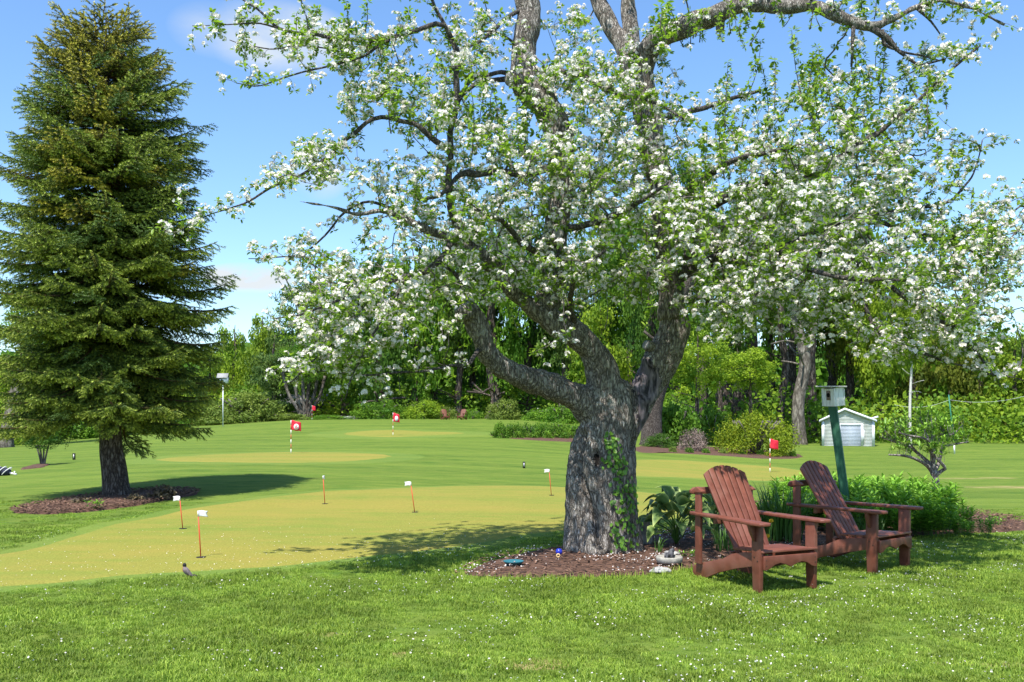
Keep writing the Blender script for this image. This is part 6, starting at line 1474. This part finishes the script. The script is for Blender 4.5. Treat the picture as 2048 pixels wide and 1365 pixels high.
# ------------------------------------------------------------------ white shed
m_sid = mat('white_siding', (.48, .50, .47), (.60, .62, .58), 3, .6, bump=.2); m_trim = mat('white_trim', (.72, .74, .76), rough=.5); m_rdoor = mat('grey_roll_door', (.40, .45, .52), (.46, .50, .56), 6, .45); m_shr = mat('shed_roof', (.25, .25, .25), (.34, .34, .33), 20, .85)
c = gp(1696, 893, 90); YS = c[1]; s_ = F/YS; zb = c[2]
shed = empty('white_shed', Vector(c), 'small white sided garage with a grey roller door at the edge of the wood', 'shed', rz=-.31)
def lx(px): return (px-1696)/s_
def lz(py): return (893-py)/s_
D_ = 4.0
mb = MB(); prism(mb, [(lx(1647), 0), (lx(1745), 0), (lx(1745), lz(842)), (lx(1690), lz(822)), (lx(1647), lz(843))], 'y', 0.02, D_); me_ = mb.mesh('wall', m_sid); fix_normals(me_); o = link('wall', me_); o.parent = shed
lap = MB(); nz_ = 26
for k in range(nz_):
    z0 = lz(893)+k*lz(820)/nz_; z1 = z0+lz(820)/nz_
    xl, xr = lx(1648), lx(1744)
    if z0 > lz(843): f = (z0-lz(843))/(lz(822)-lz(843)); xl = lx(1648)+(lx(1690)-lx(1648))*f; xr = lx(1744)+(lx(1690)-lx(1744))*f
    if xr-xl < .1: break
    for a_, b_2 in (((xl, lx(1679)), (lx(1723), xr)) if z1 < lz(848) else ((xl, xr),)):
        prism(lap, [(0.018, z0), (-.022, z0), (-.004, z1), (0.018, z1)], 'x', a_, b_2)
me_ = lap.mesh('siding_boards', m_sid); fix_normals(me_); o = link('siding_boards', me_); o.parent = shed; o['kind'] = 'stuff'
for (x0, x1, z0, z1, nm) in ((1646, 1651, 893, 843, 'corner_trim'), (1741, 1746, 893, 842, 'corner_trim'), (1676.5, 1681.5, 893, 848, 'door_trim'), (1720.5, 1724.5, 893, 848, 'door_trim'), (1681.5, 1720.5, 851, 847.5, 'door_trim')):
    mb = MB(); box(mb, ((lx(x0)+lx(x1))/2, -.03, (lz(z0)+lz(z1))/2), (lx(x1)-lx(x0), .05, lz(z1)-lz(z0))); o = mb.obj(nm, m_trim); o.parent = shed
dr = MB(); box(dr, (lx(1701), -.005, lz(872)), (lx(1720.5)-lx(1681.5), .03, lz(851)), tint=.5); door = dr.obj('roller_door', m_rdoor); door.parent = shed
rb = MB()
for k in range(15): tube(rb, [[lx(1682), -.025, .06+k*lz(852)/15], [lx(1720), -.025, .06+k*lz(852)/15]], .022, 6)
o = rb.obj('door_ribs', m_rdoor); o['kind'] = 'stuff'; o.parent = door
for s, (xa, za, xb, zb_) in ((-1, (1641, 843.5, 1690, 819)), (1, (1690, 819, 1750, 843))):
    p0 = (lx(xa), lz(za)); p1 = (lx(xb), lz(zb_)); mb = MB(); prism(mb, [p0, p1, (p1[0], p1[1]+.09), (p0[0], p0[1]+.09)], 'y', -.18, D_+.2); me_ = mb.mesh('roof', m_shr); fix_normals(me_); rf = link('roof', me_); rf.parent = shed
    mb = MB(); prism(mb, [(p0[0], p0[1]-.06), (p1[0], p1[1]-.06), (p1[0], p1[1]+.10), (p0[0], p0[1]+.10)], 'y', -.215, -.183); me_ = mb.mesh('fascia', m_trim); fix_normals(me_); o = link('fascia', me_); o.parent = rf
mb = MB(); box(mb, (lx(1747), 1.2, lz(836)), (.5, .9, .12), Euler((0, -.3, 0))); o = mb.obj('side_canopy', m_trim); o.parent = shed
mb = MB(); box(mb, (lx(1725.5), -.07, lz(873)), (.06, .05, .9)); o = mb.obj('downpipe', m_trim); o.parent = shed
# grey-roofed low building behind the left bushes
c = on(598, 104); s_2 = F/104; gb = empty('low_building', Vector(c), 'low dark-roofed building half hidden behind the twisted stems on the left', 'building')
mb = MB(); box(mb, (0, 2, .9), (5.0, 4, 1.8)); o = mb.obj('wall', mat('dark_wall', (.08, .075, .07), rough=.8)); o.parent = gb
mb = MB(); prism(mb, [(-.4, 1.75), (2.0, 2.75), (4.4, 1.75), (4.4, 1.85), (2.0, 2.87), (-.4, 1.85)], 'x', -2.8, 2.8); me_ = mb.mesh('roof', m_shr); fix_normals(me_); o = link('roof', me_); o.parent = gb
# martin house on a white pole
c = on(446, 80); s3 = F/80; mh = empty('martin_house', Vector(c), 'white bird house with dark roof high on a white pole, right of the spruce', 'birdhouse')
zt = c[2]; z_ = lambda py: EYE-(py-HY)/s3-c[2]
mb = MB(); tube(mb, [[0, 0, -.1], [0, 0, z_(766)]], .045, 8); o = mb.obj('pole', m_trim); o.parent = mh
mb = MB(); box(mb, (0, 0, (z_(766)+z_(756))/2), (20/s3, .4, z_(755)-z_(767))); o = mb.obj('house_box', m_trim); o.parent = mh
mb = MB(); prism(mb, [(-.30, z_(757)), (0, z_(748)), (.30, z_(757)), (.30, z_(757)+.03), (0, z_(748)+.04), (-.30, z_(757)+.03)], 'x', -11/s3, 11/s3); me_ = mb.mesh('roof', m_shr); fix_normals(me_); o = link('roof', me_); o.parent = mh
for k in range(4):
    mb = MB(); tube(mb, [[(-6.5+k*4.3)/s3, -.176, z_(761)], [(-6.5+k*4.3)/s3, -.182, z_(761)]], .03, 10); o = mb.obj('entrance_hole', m_dark); o.parent = mh
# green mast with a cable
c = gp(1909, 908, 80); sp_ = F/c[1]; mast = empty('green_mast', Vector(c), 'thin green mast with a white foot on the right lawn, holding a cable', 'pole')
m_gm = mat('mast_green', (.02, .16, .10), rough=.5)
mb = MB(); tube(mb, [[0, 0, 0], [-.02, 0, 19/sp_]], .045, 8); o = mb.obj('foot', m_trim); o.parent = mast
mb = MB(); tube(mb, [[-.02, 0, 19/sp_], [-.35, 0, 118/sp_]], .04, 8); o = mb.obj('mast_tube', m_gm); o.parent = mast
tz = 108/sp_
for (ex, ez, lab) in ((-120, 98, 'thin pale cable running left from the green mast'), (150, 118, 'thin pale cable running right from the green mast')):
    mb = MB(); a = np.array([-.3, 0, tz]); e = np.array([ex/sp_, 0, ez/sp_]); P = np.array([a+(e-a)*u+[0, 0, -.28*4*u*(1-u)] for u in np.linspace(0, 1, 14)]); tube(mb, P, .006, 5)
    o = mb.obj('cable', m_trim, smooth=True, loc=Vector(c)); tag(o, lab, 'cable')
worn([(1900, 957), (1960, 960), (2010, 955), (1960, 951)]); worn([(1985, 972), (2060, 985), (2090, 970), (2010, 965)])
worn([(1040, 1330), (1085, 1334), (1100, 1326), (1060, 1322)])
